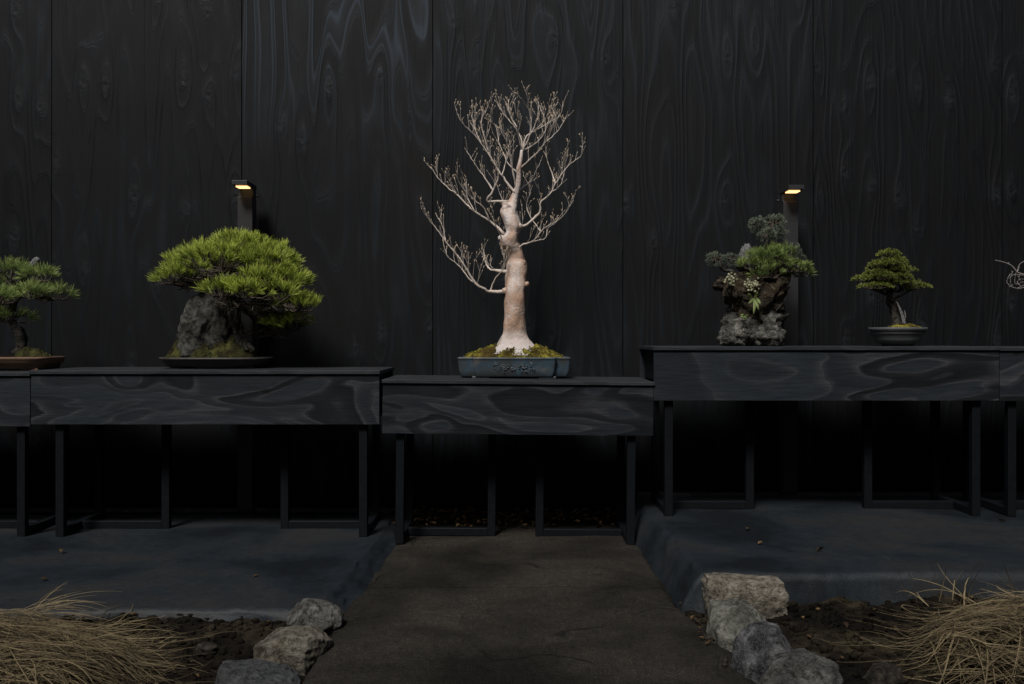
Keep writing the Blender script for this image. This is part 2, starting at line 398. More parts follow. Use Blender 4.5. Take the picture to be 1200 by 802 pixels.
for sx in (-1, 1):  # out-of-view return walls, added to keep low side sky off the benches
    side = thing('plywood_wall', 'unseen black return wall added to block low sky on the %s side of the yard' % ('left' if sx < 0 else 'right'), 'wall', (sx*4.66, 1.5, -.1))
    for i in range(8): boxpart('panel', mat_plywood('stained_plywood_sheet', seed=21+i+sx*4), side, sx*4.63 - (.02 if sx < 0 else 0), sx*4.63 + (.02 if sx > 0 else 0), 6.37 - 1.2*i - 1.197, 6.37 - 1.2*i, -.1, 3.9, .0015)
boxpart('sky_block_roof', M['metal'], sky_block, -4.6, 4.6, -3.19, -.6, 4.2, 4.3, .01)  # unseen roof added to shade the foreground

# ------------------------------------------------------------------ benches
mat_top = mat_board('bench_top_stain', 9.3, (.034, .038, .042), (.052, .057, .062), (.08, .078, .075))
def bench(label, x0, x1, ztop, zfloor, lf, seed, roll=0, group='black display benches', front=FRONT):
    "lf: list of (front_x, inner_x) leg frames"
    t = thing('display_bench', label, 'bench', ((x0+x1)/2, 5.7, zfloor), group)
    mb = mat_board('bench_front_stain', seed)
    boxpart('top_board', mat_top, t, x0 - .004, x1 + .004, front - .012, 6.03, ztop - .019, ztop, .0015)
    zb = ztop - .0195 - .272
    boxpart('front_board', mb, t, x0, x1, front, front + .028, zb, ztop - .0215, .0015)
    boxpart('back_board', mb, t, x0, x1, 5.985, 6.005, zb, ztop - .0215, .0015)
    for sx in (x0 + .03, x1 - .055): boxpart('crossmember', M['metal'], t, sx, sx + .025, front + .03, 5.98, zb + .1, ztop - .022, .002)
    q = .0225
    for fx, ix in lf:
        yf, yb, ym = front + .055, 5.94, 5.665
        boxpart('post', M['metal'], t, fx - q, fx + q, yf - q, yf + q, zfloor, ztop - .022, .003)
        boxpart('post', M['metal'], t, fx - q, fx + q, yb - q, yb + q, zfloor, ztop - .022, .003)
        boxpart('foot_rail', M['metal'], t, fx - q + .001, fx + q - .001, yf + q, yb - q, zfloor + .001, zfloor + .044, .003)
        boxpart('post', M['metal'], t, ix - q, ix + q, ym - q, ym + q, zfloor, ztop - .022, .003)
        a, b = (fx + q, ix - q) if ix > fx else (ix + q, fx - q)
        boxpart('foot_rail', M['metal'], t, a, b, ym - q + .001, ym + q - .001, zfloor + .001, zfloor + .045, .003)
    t.rotation_euler = (0, R(roll), 0)
    return t
bench('long black bench on the left slab, carrying the broad pine bonsai', -2.60, -.717, .948, .042, [(-2.46, -1.965), (-.81, -1.29)], 1.0)
bench('short low black bench standing across the concrete path', -.707, .757, .893, -.002, [(-.613, -.117), (.645, .155)], 2.2, roll=.55)
bench('highest black bench, on the raised right slab beside the path', .767, 2.632, 1.077, .153, [(.853, 1.35), (2.525, 2.02)], 3.6)
bench('black bench cut off by the left edge of the photo', -4.5, -2.604, .938, .042, [(-2.67, -3.17), (-4.36, -3.86)], 4.7)
bench('black bench cut off by the right edge of the photo', 2.636, 4.5, 1.074, .153, [(2.72, 3.22), (4.36, 3.86)], 5.9)

# ------------------------------------------------------------------ lamps
def lamp(label, xc, ztop, boltside):
    Y = 6.15
    t = thing('bollard_light', label, 'light', (xc, Y + .05, -.02), 'lit bollard lights behind the benches')
    wd = .046
    boxpart('post', M['lamp'], t, xc - wd, xc + wd, Y, Y + .10, -.02, ztop - .082, .002)
    boxpart('back_plate', M['lamp'], t, xc - wd + .002, xc + wd - .002, Y + .03, Y + .099, ztop - .082, ztop - .03, .001)
    boxpart('lamp_head', M['lamp'], t, xc - wd - .001, xc + wd + .001, Y - .125, Y + .101, ztop - .026, ztop, .002)
    m = MB(); c = Vector((xc, Y - .045, ztop - .030))
    m.box(c.x - .034, c.x + .034, c.y - .035, c.y + .045, c.z - .003, c.z + .003)
    m.build('lens', M['led'], t, smooth=False, origin=c)
    m = MB(); bx = xc + boltside * (wd + .012); m.tube([(xc + boltside*wd, Y+.06, ztop - .07), (bx + boltside*.012, Y+.06, ztop-.07)], [.005, .008], 8)
    m.build('bolt', M['lamp'], t)
    return t
M['lamp'] = mat_plain('dark_grey_aluminium', (.032, .032, .033), .45, .3, .08, 60, .05)
tl = NT('warm_led_lens'); tl.b.inputs['Emission Color'].default_value = (1, .58, .24, 1); tl.b.inputs['Emission Strength'].default_value = 2.2; tl.b.inputs['Base Color'].default_value = (.8, .7, .5, 1); M['led'] = tl.m
lamp('lit bollard light standing behind the broad pine bonsai', -1.650, 2.078, 1)
lamp('lit bollard light standing behind the rock planting', 1.722, 2.05, -1)

# ------------------------------------------------------------------ foliage helpers
def needle_tuft(m, c, d, n, ln, wd, spread, tint, r=rnd):
    "n blades fanning around direction d"
    c = Vector(c); d = Vector(d).normalized(); a = d.orthogonal().normalized(); b = d.cross(a)
    for k in range(n):
        ph = r.random() * 6.283; th = spread * math.sqrt(r.random())
        q = (d * math.cos(th) + (a * math.cos(ph) + b * math.sin(ph)) * math.sin(th))
        q.z += .08; q.normalize()
        L = ln * r.uniform(.7, 1.1); sd = q.cross(Vector((r.uniform(-1,1), r.uniform(-1,1), r.uniform(-1,1)))).normalized() * wd * .5
        st = c + d * r.uniform(-.25, .25) * ln + q * .1 * ln
        mid = st + q * L * .55; tip = st + q * L + Vector((0, 0, -.04 * L))
        tt = max(0, min(1, tint + r.uniform(-.2, .2)))
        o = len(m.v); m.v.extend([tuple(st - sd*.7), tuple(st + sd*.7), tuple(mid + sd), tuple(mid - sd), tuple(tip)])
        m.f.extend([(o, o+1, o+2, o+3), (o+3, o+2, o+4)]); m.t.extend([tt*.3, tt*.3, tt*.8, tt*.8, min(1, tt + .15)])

def pad(m, tw, c, rx, ry, rz, n, ln, wd, per=24, tint=.6, spread=.85, root=None, r=rnd, tone=.25, fan=1.0):
    "a dome-shaped pad of tufts; tw collects twigs running back to root"
    c = Vector(c); root = Vector(root) if root is not None else c - Vector((0, 0, rz))
    for k in range(n):
        a = r.random() * 6.283; q = math.sqrt(r.random()); 
        x = math.cos(a) * q; y = math.sin(a) * q; h = math.sqrt(max(0, 1 - q*q))
        jit = 1 + .22 * noise.noise(Vector((x*2.5, y*2.5, 0)) + c * 9)
        p = c + Vector((x * rx * jit, y * ry * jit, rz * (h * r.uniform(.55, 1.08) - .12)))
        d = Vector((x * fan, y * fan, .35 + h)) + Vector((r.uniform(-.3,.3), r.uniform(-.3,.3), r.uniform(-.1,.2)))
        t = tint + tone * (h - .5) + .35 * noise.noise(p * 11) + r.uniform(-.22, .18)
        needle_tuft(m, p, d, per, ln * r.uniform(.8, 1.15), wd, spread, t, r)
        if tw is not None and r.random() < .75:
            bs = c + Vector((x*rx*.45, y*ry*.45, -rz * .35)); md = (bs + p) / 2 + Vector((r.uniform(-.01,.01), r.uniform(-.01,.01), -.012))
            tw.tube([bs, md, p], [.0042, .003, .002], 4, False)
            if r.random() < .35: tw.tube([root, (root+bs)/2 + Vector((0,0,r.uniform(-.02,.02))), bs], [.007, .0055, .004], 4, False)

def crooked(a, b, r0, r1, n=6, amp=.02, r=rnd):
    a, b = Vector(a), Vector(b); pts = []; L = (b-a).length
    for i in range(n + 1):
        t = i / n; j = math.sin(math.pi * t) * amp
        pts.append(a.lerp(b, t) + Vector((r.uniform(-j, j), r.uniform(-j, j), r.uniform(-j, j) + .12 * L * math.sin(math.pi*t))))
    return spline(pts, [r0 + (r1 - r0) * i / n for i in range(n + 1)], 3)

def mound(cx, cy, z, rx, ry, h, seed, nz=.012, clip=1.0):
    def fn(u, v):
        a = u * 6.2831853; q = v
        x = math.cos(a) * q; y = math.sin(a) * q
        # superellipse outline
        k = 1 / max(.0001, (abs(math.cos(a))**4 + abs(math.sin(a))**4) ** .25) * clip
        e = max(0, 1 - q ** 2.2)
        px, py = cx + x*rx*k, cy + y*ry*k
        return (px, py, z + h * e ** .8 * (1 + .5 * noise.noise(Vector((px*9, py*9, seed)))) + nz * fbm((px*32, py*32, seed), 4) * min(1, e*3))
    return grid(72, 26, fn)

def rock_mesh(c, size, seed, rough=.18, freq=1.6, sub=4, box=.55, rotz=0, detail=.05, taper=0.0, facets=7, ridge=.04, cut=.78):
    "worn block: rounded box, cut by a few random planes, displaced by noise"
    bm = bmesh.new(); bmesh.ops.create_cube(bm, size=2)
    bmesh.ops.subdivide_edges(bm, edges=bm.edges[:], cuts=2**sub - 1, use_grid_fill=True)
    rr = random.Random(seed); pl = [(Vector((rr.uniform(-1,1), rr.uniform(-1,1), rr.uniform(-.3,1))).normalized(), rr.uniform(cut, cut + .22)) for _ in range(facets)]
    vs = []; so = Vector((seed * 3.3, seed * 1.7, seed * .9))
    for v in bm.verts:
        p = v.co.copy(); s_ = p.normalized() * 1.22; p = p.lerp(s_, 1 - box)
        for nn, dd in pl:
            e = p.dot(nn) - dd
            if e > 0: p -= nn * e * .9
        q = p.normalized()
        p *= 1 + rough * noise.noise(p * freq + so) + detail * fbm(p * freq * 3.2 + so, 5)
        p *= 1 + ridge * (noise.ridged_multi_fractal(p * freq * 1.6 + so, .9, 2.1, 4, 1.0, 2.0) - 1.1)
        if taper: p.x *= 1 - taper * p.z; p.y *= 1 - taper * p.z
        v.co = p
    M4 = Matrix.Rotation(rotz, 4, 'Z'); m = MB(); bm.verts.index_update()
    m.add([Vector(c) + M4 @ Vector((v.co.x*size[0]/2, v.co.y*size[1]/2, v.co.z*size[2]/2)) for v in bm.verts], [[v.index for v in f.verts] for f in bm.faces])
    bm.free(); return m

def pot_profile(t, cx, cy, prof, mat, sup=4.0, name='pot', seg=72, notch=0.0, plus=None):
    "prof: list of (rx, ry, z) from the bottom outside up, over the rim and down inside"
    m = MB(); vs = []; fs = []
    for rx, ry, z in prof:
        for k in range(seg):
            a = 2*math.pi*(k+.5)/seg; ca, sa = math.cos(a), math.sin(a)
            f = 1 / ((abs(ca)**sup + abs(sa)**sup) ** (1/sup))
            if notch:
                # indented corners
                dg = abs(abs(ca*f) - 1) + abs(abs(sa*f) - 1)
                f *= 1 - notch * math.exp(-(dg / .22) ** 2)
            if plus:
                rb_ = lambda w_, d_: min(w_ / max(1e-6, abs(ca*rx)), d_ / max(1e-6, abs(sa*ry)))
                f = max(rb_(rx, ry - plus[1]), rb_(rx - plus[0], ry))
            vs.append((cx + rx*ca*f, cy + ry*sa*f, z))
    n = len(prof)
    for i in range(n-1):
        for k in range(seg): k2 = (k+1) % seg; fs.append((i*seg+k, i*seg+k2, (i+1)*seg+k2, (i+1)*seg+k))
    fs.append(tuple(range(seg))[::-1]); fs.append(tuple((n-1)*seg+k for k in range(seg)))
    m.add(vs, fs); o = m.build(name, mat, t); 
    return o

# ================================================================== CENTRE BARE TREE
TY = 5.84; TZ = .889
tree = thing('bonsai_tree', 'tall bare bonsai with pale trunk in a blue rectangular pot', 'bonsai', (.012, TY, TZ))
tb = NT('pale_smooth_bark'); v = tb.obj(); a = tb.noise(v, 9, 6, .6, .5); b = tb.noise(v, 45, 4, .6)
sepz = tb.new('ShaderNodeSeparateXYZ'); tb.l.new(v, sepz.inputs[0])
mpb = tb.new('ShaderNodeMapping'); tb.l.new(v, mpb.inputs['Vector']); mpb.inputs['Scale'].default_value = (1, 1, .35)
streakn = tb.noise(mpb.outputs[0], 30, 5, .65)
col = tb.ramp(a, [(.3, (.46, .29, .20)), (.5, (.55, .40, .31)), (.66, (.70, .62, .575))])
col = tb.mix(tb.ramp(streakn, [(.42, .5), (.58, 0.0)]), col, (.42, .25, .16))
mr = tb.new('ShaderNodeMapRange'); tb.l.new(sepz.outputs[2], mr.inputs[0]); mr.inputs[1].default_value = .31; mr.inputs[2].default_value = .17
col = tb.mix(tb.math('MULTIPLY', mr.outputs[0], tb.ramp(a, [(.2, .55), (.5, 1.0)])), col, (.58, .54, .52))
mu = tb.new('ShaderNodeMapRange'); tb.l.new(sepz.outputs[2], mu.inputs[0]); mu.inputs[1].default_value = .62; mu.inputs[2].default_value = .85
col = tb.mix(tb.math('MULTIPLY', mu.outputs[0], tb.ramp(a, [(.4, .15), (.55, .8)])), col, (.70, .645, .61))
M['bark_pale'] = tb.done(col, .62, tb.bump(tb.math('ADD', tb.math('MULTIPLY', streakn, .9), tb.math('ADD', b, tb.math('MULTIPLY', tb.noise(v, 90, 3, .5), .4))), .7, .006), .3)
M['twig_pale'] = mat_plain('pale_tan_twigs', (.60, .52, .45), .7, .3, .3, 30, .1)
M['bud'] = mat_plain('tan_buds', (.66, .53, .38), .7, .2, .3, 80, .1)

tr = [(604,416,31),(604,409,25),(604,404,20),(603,398,16.5),(602.5,391,14),(602.5,380,12.4),(603,362,11.8),(604,345,11.6),(604.5,336,12.3),(604,325,11.3),(605.5,312,12),(606,304,9.6),
      (604,297,9.6),(598.5,289,12.2),(596.8,281,11.4),(600.5,272,8.0),(601,265,9.4),(598.5,257,9.8),(595.5,249,9.8),(597,242,8.8),(601.5,234,5.2),(604,227,4),(607,217,3.6),(608,206,3.1),(608,198,2.9),(610,188,2.2),(611.5,176,1.5)]
sc = TY / FPX
m = MB(); vs = []; fs = []
pts = [P(x, y, TY + .02*math.sin(i*.7)) for i, (x, y, r_) in enumerate(tr)]; rad = [r_*sc for x, y, r_ in tr]
sp, sr = spline(pts, rad, 5); SEG = 28
for i, (p, r_) in enumerate(zip(sp, sr)):
    for k in range(SEG):
        an = 2*math.pi*k/SEG; q = Vector((math.cos(an), math.sin(an), 0))
        low = max(0, 1 - (p.z - TZ - .12) / .16)
        rr = r_ * (1 + .16 * noise.noise(p*11 + q*1.4) + .07*noise.noise(p*30 + q*2) + low**1.3 * .55 * noise.noise(q*2.6 + Vector((0,0,5))) + .09*noise.noise(Vector((p.x*6, p.y*6, p.z*16)) + q*.6) )
        vs.append(p + q*rr)
for i in range(len(sp)-1):
    for k in range(SEG): k2 = (k+1) % SEG; fs.append((i*SEG+k, i*SEG+k2, (i+1)*SEG+k2, (i+1)*SEG+k))
fs.append(tuple((len(sp)-1)*SEG+k for k in range(SEG))); m.add(vs, fs)
# old cut knobs
for (x, y, dx, dy, r_) in ((611,334,6,-.5,3.6),(592,284,-5,-5,3.6),(610,311,3,-3,3.2),(603,268,5,-2,4.4),(594,243,-2,2,4.4),(597,341,-5,0,4.2),(600,262,-3,3,4)):
    a0 = P(x, y, TY - .01); b0 = P(x+dx, y+dy, TY-.02); m.tube(*spline([a0, (a0+b0)/2, b0], [r_*sc*1.7, r_*sc*1.25, r_*sc*.9], 3), 12, wob=.3); m.blob(b0, r_*sc*.92, 12, 8, nz=.45)
m.build('trunk', M['bark_pale'], tree)

branches = [
 ([(593.5,342),(575,342),(567,338.5),(557,332),(540,305),(520,280),(508,264),(500.6,254.6),(497.8,243.6)], 3.4, -.18),
 ([(559,333),(550,327),(538.6,312),(525,301),(520,287)], 1.7, .1),
 ([(595,319),(583,317.5),(573.5,315),(569,307),(566,292)], 3.6, .16),
 ([(575,341),(580,327),(588,318),(592,309),(590,296)], 1.5, -.12),
 ([(590.5,274),(573.3,258.7),(554,246.4),(534.9,227.2),(526.6,221.7),(513,208),(504.7,195.6)], 2.5, .15),
 ([(573,257),(566,243),(554,232.7),(539,216),(534.9,201)], 1.5, -.15),
 ([(595,237),(583,236),(570.5,235.4),(577.4,224.4),(583.7,208),(582.9,199.7),(576,186),(562.3,166.8),(554,155.8),(543,146),(536.2,133.9)], 2.4, -.14),
 ([(577.4,223),(567.8,208),(556.8,192.9),(547.2,177.8)], 1.5, .14),
 ([(603.5,226),(589.7,208),(581.5,195.6),(573.3,180.5),(567.8,161.3),(563.7,142),(569,131)], 2.1, .18),
 ([(604.5,219),(600.7,199.7),(598,180.5),(592.5,164),(588.4,153),(573.3,142)], 1.8, -.2),
 ([(612,178),(610.3,161.3),(603.5,149),(590.7,134.5),(583.5,123)], 1.8, .1),
 ([(612,177),(620,161.3),(622.7,141),(618.5,126),(620,116)], 1.8, -.1),
 ([(613,175),(617,160),(628,153),(641.9,144.9),(655.6,135.3),(659.7,122.9)], 1.8, .16),
 ([(608.5,200),(614.4,193),(628,180.5),(639,166.8),(646,153),(651.5,134)], 1.9, -.16),
 ([(606,268),(620,261.5),(632.3,249),(633.6,238),(644.6,227),(655.6,208),(669.3,191.5),(680.3,183.3),(683,171)], 2.9, -.15),
 ([(651,215),(644.6,197),(639,180.5)], 1.5, .12),
 ([(603,296),(612,287.5),(625.4,282),(637.7,268),(655.6,257.4),(669.3,239.5)], 2.2, -.2),
 ([(618,285),(630,282),(639,279),(641.9,268),(650,262)], 1.4, .05),
 ([(633.6,271),(625.4,260),(617,243.6),(620,230),(622.7,221.7)], 1.4, .2),
 ([(606,226),(614,219),(622.7,210.7),(632.3,191.5)], 1.6, .2),
 ([(612,176),(607,155),(606,138),(604,124)], 1.5, -.2),
 ([(611,178),(630,166),(640,150),(634,128)], 1.5, .22),
 ([(600,262),(592,248),(588,232),(584,222)], 1.5, .25),
 ([(594,288),(586,276),(580,262),(578,248)], 1.5, -.22),
 ([(609,205),(596,192),(586,170),(582,152)], 1.5, .25),
 ([(620,160),(629,142),(631,124)], 1.1, .12), ([(628,153),(640,138),(643,126)], 1.1, -.12), ([(606,150),(597,134),(596,120)], 1.1, .14),
 ([(573,178),(570,160),(576,144),(577,132)], 1.1, -.16), ([(564,168),(556,150),(553,136)], 1.1, .12), ([(641,166),(655,152),(662,140)], 1.1, .15), ([(588,206),(594,186),(597,168)], 1.1, .22),
 ([(556,247),(548,232),(546,218)], 1.1, .1), ([(535,228),(528,212),(524,202)], 1.0, -.08), ([(522,283),(519,266),(514,256)], 1.0, .05), ([(645,226),(656,218),(661,204)], 1.1, .1), ([(656,207),(660,196),(658,184)], 1.0, -.1),
 ([(606,292),(598,300),(604,283),(612,262),(612,245)], 1.4, .22),
]
def twig(m, bd, p, d, L, r0, depth, r):
    n = max(3, int(L / .016)); pts = [p.copy()]; d = d.normalized(); q = p.copy(); step = L / n
    rad = []
    for i in range(n):
        d = (d + Vector((r.uniform(-.17,.17), r.uniform(-.17,.17), r.uniform(-.05,.20)))).normalized(); q = q + d * step; pts.append(q.copy())
        if depth > 0 and i > 0 and r.random() < .42:
            side = Vector((r.uniform(-1,1), r.uniform(-1,1), r.uniform(.1,.9)))
            twig(m, bd, q, d * .7 + side * .8, L * r.uniform(.3, .55), r0 * .75, depth - 1, r)
    rad = [r0 * (1 - .45*i/n) for i in range(n + 1)]
    m.tube(pts, rad, 4, False)
    # pointed bud at the tip
    b = MB.blob; ax = d.to_track_quat('Z', 'Y').to_matrix().to_4x4(); L2 = r.uniform(.005, .0085)
    bd.blob(q + d * L2 * .6, (L2*.27, L2*.27, L2), 5, 3, M=ax)
br = random.Random(11)
for pxs, w0, dY in branches:
    n = len(pxs); m = MB(); bd = MB()
    pts = [P(x, y, TY + (dY * (i/(n-1)) ** 1.1 if n > 1 else 0)) for i, (x, y) in enumerate(pxs)]
    rads = [max(.0015, w0*sc * (1 - .9*(i/(n-1))**.6) * .74) for i in range(n)]
    sp, sr = spline(pts, rads, 5)
    sp = [p + Vector((br.uniform(-1,1), br.uniform(-1,1), br.uniform(-1,1))) * .0022 for p in sp]
    m.tube(sp, sr, 7, wob=.25)
    tot = 0; nxt = .05
    for i in range(1, len(sp)):
        seg = (sp[i] - sp[i-1]).length; tot += seg
        if i / len(sp) < .22: nxt = tot + .02; continue
        if tot > nxt:
            nxt = tot + br.uniform(.013, .036)
            fw = (sp[i] - sp[i-1]).normalized(); sd = Vector((br.uniform(-1,1), br.uniform(-1,1), br.uniform(-.1,1.1)))
            tw_l = br.uniform(.035, .125) * (1.0 - .6*max(0, i/len(sp) - .45))
            twig(m, bd, sp[i], fw * .8 + sd * .75 + Vector((0,0,.35)), tw_l, .0011, 2 if tw_l > .055 else 1, br)
    twig(m, bd, sp[-1], (sp[-1]-sp[-3]), .022, .0013, 0, br)
    lb = m.build('branch', M['twig_pale'], tree)
    tag(bd.build('bud', M['bud'], lb), kind='stuff')

# pot
tp = NT('blue_grey_glaze'); v = tp.obj(); a = tp.noise(v, 7, 5, .6, .6); b = tp.noise(v, 40, 5, .6)
col = tp.ramp(a, [(.32, (.045, .046, .043)), (.48, (.05, .064, .072)), (.58, (.045, .085, .12)), (.7, (.12, .115, .11))])
col = tp.mix(tp.ramp(b, [(.35, .5), (.6, 0.0)]), col, (.05, .05, .047))
M['glaze'] = tp.done(col, tp.math('ADD', tp.math('MULTIPLY', b, .3), .18), tp.bump(b, .2, .003), .5)
pcx, pcy = .012, TY; ph = TZ
W2, D2 = .322, .205
pot = pot_profile(tree, pcx, pcy, [(W2-.022, D2-.02, ph+.014), (W2-.016, D2-.016, ph+.018), (W2-.008, D2-.01, ph+.05), (W2-.003, D2-.004, ph+.10), (W2-.001, D2-.002, ph+.113), (W2+.001, D2+.001, ph+.116), (W2+.001, D2+.001, ph+.124), (W2-.014, D2-.014, ph+.124), (W2-.018, D2-.018, ph+.10)], M['glaze'], plus=(.085, .03), seg=360)
for fx in (-.19, .19):
    for fy in (-1, 1):
        mf = MB(); cc = Vector((pcx+fx, pcy+fy*(D2-.045), ph+.007)); mf.box(cc.x-.05, cc.x+.05, cc.y-.02, cc.y+.02, ph+.002, ph+.017); mf.build('foot', M['glaze'], pot, smooth=False, origin=cc, bevel=.004)
# raised cloud and dragon-like scrolls on the pot front
rm = MB(); yv = pcy - D2 + .004
def scroll(cx, cz, r0, r1, turns, w=.0024, ph0=0):
    pts = [(pcx + cx + math.cos(ph0 + t*turns*6.283)*(r0 + (r1-r0)*t), yv + .001, ph + cz + .72*math.sin(ph0 + t*turns*6.283)*(r0 + (r1-r0)*t)) for t in [i/26 for i in range(27)]]
    rm.tube(pts, [w]*27, 6)
scroll(-.058, .066, .006, .026, 1.6); scroll(-.105, .088, .003, .012, 1.3); scroll(.055, .07, .004, .02, 1.2, ph0=2); scroll(.1, .088, .003, .011, 1.4, ph0=1); scroll(-.01, .06, .003, .012, 1.3, ph0=3)
for i in range(34):
    x = br.uniform(-.12, .12); z = .062 + br.uniform(-.03, .036) * (1 - abs(x)/.2); L = br.uniform(.006, .016); an = br.uniform(-.6, 1.2)
    p0 = Vector((pcx+x, yv, ph+z)); p1 = p0 + Vector((math.cos(an)*L, 0, math.sin(an)*L)); rm.tube([p0, (p0+p1)/2 + Vector((0,-.001,.003)), p1], [.0018, .003, .0012], 6)
M['relief'] = mat_plain('highlight_toned_relief', (.075, .098, .11), .3, .6, .3, 60, .1); rm.build('relief_ornament', M['relief'], pot)  # relief toned paler than the pot glaze to stand in for highlights
# moss
def mat_moss(name, c0, c1, c2):
    t = NT(name); v = t.obj(); a = t.noise(v, 16, 5, .6); b = t.noise(v, 110, 4, .7)
    col = t.ramp(a, [(.36, c0), (.5, c1), (.64, c2)]); col = t.mix(t.ramp(b, [(.4, .6), (.55, 0.0)]), col, t.mix(1, col, (.3, .3, .25), 'MULTIPLY'))
    return t.done(col, .95, t.bump(t.math('ADD', a, b), .9, .008), .1)
M['moss'] = mat_moss('yellow_green_moss', (.05, .032, .012), (.11, .085, .02), (.34, .31, .045))
M['moss_dark'] = mat_moss('dark_moss', (.018, .014, .008), (.04, .038, .014), (.085, .088, .028))
mo = mound(pcx, pcy, ph + .114, W2 - .03, D2 - .035, .075, 2.2, .028).build('moss', M['moss'], tree)
mt = MB()
for i in range(2600):
    a = br.random()*6.283; q = math.sqrt(br.random())*.95; x = pcx + math.cos(a)*q*(W2-.02); y = pcy + math.sin(a)*q*(D2-.02); e = max(0, 1-q**2.2)
    z = ph + .112 + .075*e**.8*(1+.5*noise.noise(Vector((x*9, y*9, 2.2)))); tnt = .5+.8*noise.noise(Vector((x*16, y*16, 4)))
    needle_tuft(mt, (x, y, z), (br.uniform(-.4,.4), br.uniform(-.4,.4), 1), 3, .011, .003, 1.0, tnt, br)
M['mossblade'] = mat_leaf('moss_tips', (.05, .035, .01), (.36, .33, .045), .9, .1)
tag(mt.build('moss_tips', M['mossblade'], mo, tint=True), kind='stuff')

# ================================================================== BROAD PINE (left)
PY = 5.82; PZ = .948
pine = thing('bonsai_tree', 'broad bright green pine bonsai leaning over a rock in a shallow tray', 'bonsai', (P(254, 430, PY).x, PY, PZ))
pr = random.Random(5)
c0 = P(254, 418, PY); M['tray'] = mat_plain('dark_bronze_stoneware', (.05, .046, .042), .55, .4, .25, 25, .15)
M['unglazed'] = mat_plain('grey_unglazed_clay', (.085, .088, .09), .6, .4, .2, 25, .15)
px_, pw, pd = c0.x, .318, .20
po = pot_profile(pine, px_, PY, [(pw-.05, pd-.04, PZ+.012), (pw-.035, pd-.03, PZ+.016), (pw-.012, pd-.012, PZ+.045), (pw-.008, pd-.008, PZ+.05), (pw+.004, pd+.004, PZ+.053), (pw+.004, pd+.004, PZ+.064), (pw-.012, pd-.012, PZ+.064), (pw-.02, pd-.02, PZ+.045)], M['tray'], sup=2.6)
for sx in (-.2, .2): 
    for sy in (-.09, .09): boxpart('foot', M['tray'], po, px_+sx-.04, px_+sx+.04, PY+sy-.02, PY+sy+.02, PZ+.001, PZ+.014, .003)
mo = mound(P(249, 0, PY).x, PY - .01, PZ + .05, .26, .16, .13, 8.1, .05).build('moss', M['moss_dark'], pine)
mt = MB()
for i in range(1500):
    a = pr.random()*6.283; q = math.sqrt(pr.random())*.97; x = P(249,0,PY).x + math.cos(a)*q*.26; y = PY - .01 + math.sin(a)*q*.16; e = max(0, 1-q**2.2)
    z = PZ + .048 + .13*e**.8*(1+.5*noise.noise(Vector((x*9, y*9, 8.1)))); needle_tuft(mt, (x, y, z), (pr.uniform(-.5,.5), pr.uniform(-.5,.5), 1), 3, .016, .003, 1.1, .35+.8*noise.noise(Vector((x*12, y*12, 1))), pr)
M['mossgreen'] = mat_leaf('green_moss_tips', (.02, .024, .009), (.13, .15, .04), .9, .1)
tag(mt.build('moss_tips', M['mossgreen'], mo, tint=True), kind='stuff')
M['rock_grey'] = mat_rock('dark_grey_rock', (.03, .03, .03), (.085, .084, .082), (.19, .185, .18), 9, 1, .85, .25)
rk = rock_mesh(P(242, 380, PY - .02), (.25, .22, .38), 3, .22, 1.5, 5, .45, .3, .09, .12, ridge=.06).build('rock', M['rock_grey'], pine)
# trunk hugging the rock
m = MB()
for i in range(7):
    a = pr.uniform(-.4,.4); x0 = 262 + i*4.0
    pts = [P(x0 - 4 + pr.uniform(-14, 22), 411, PY - .03 - pr.uniform(0,.06)), P(x0 - 2 + pr.uniform(-4,4), 392, PY - .08 + .02*i), P(x0 - 7, 370, PY - .08 + .02*i), P(x0 - 9, 352, PY - .05 + .012*i), P(x0 - 10, 336, PY)]
    m.tube(*spline(pts, [.012, .019, .021, .02, .014], 5), 9, wob=.6)
limbs = [((262,345),(235,332),(205,333),-.05,.022), ((265,342),(268,318),(280,292),.05,.024), ((272,345),(310,345),(345,362),-.05,.022), ((275,352),(305,372),(335,388),.06,.016), ((262,345),(250,325),(240,312),.22,.016), ((270,345),(300,325),(325,322),.2,.018), ((268,347),(280,345),(292,345),-.24,.016)]
for a_, b_, c_, dy, r_ in limbs:
    pts = [P(*a_, PY), P(*b_, PY + dy*.5), P(*c_, PY + dy)]
    m.tube(*spline(pts, [r_, r_*.75, r_*.4], 7), 8, wob=.5)
m.build('trunk', M['bark_pine'], pine)
nm = MB(); tw = MB()
def ppad(x, y, dy, rx, ry, rz, n, ln=.052, tint=.62, root=None, per=22, mat=None, **k):
    c = P(x, y, PY + dy); s_ = PY / FPX
    rt = P(*root, PY) if root else P(265, 340, PY)
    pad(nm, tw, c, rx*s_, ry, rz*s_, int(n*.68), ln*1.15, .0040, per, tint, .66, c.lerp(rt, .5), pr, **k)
ppad(283, 297, .04, 36, .17, 24, 120, tint=.75)
ppad(258, 308, -.10, 46, .14, 20, 120, tint=.72)
ppad(232, 314, .02, 38, .16, 17, 80, tint=.62)
ppad(208, 329, -.05, 24, .12, 11, 60, tint=.7)
ppad(312, 314, -.04, 36, .17, 26, 130, tint=.68)
ppad(330, 334, -.06, 30, .15, 20, 100, tint=.64)
ppad(262, 343, -.24, 22, .09, 11, 34, tint=.8, per=30)
ppad(302, 332, -.2, 28, .1, 14, 50, tint=.6)
ppad(222, 322, -.12, 26, .1, 12, 40, tint=.66)
ppad(290, 345, -.26, 22, .08, 12, 36, tint=.8, per=30)
ppad(325, 347, -.18, 26, .1, 14, 48, tint=.66)
ppad(352, 361, -.08, 24, .12, 11, 55, tint=.66)
ppad(240, 300, .22, 34, .12, 12, 45, tint=.5)
ppad(335, 384, .0, 26, .12, 11, 60, tint=.5)
ppad(348, 380, .0, 16, .1, 8, 24, tint=.4)
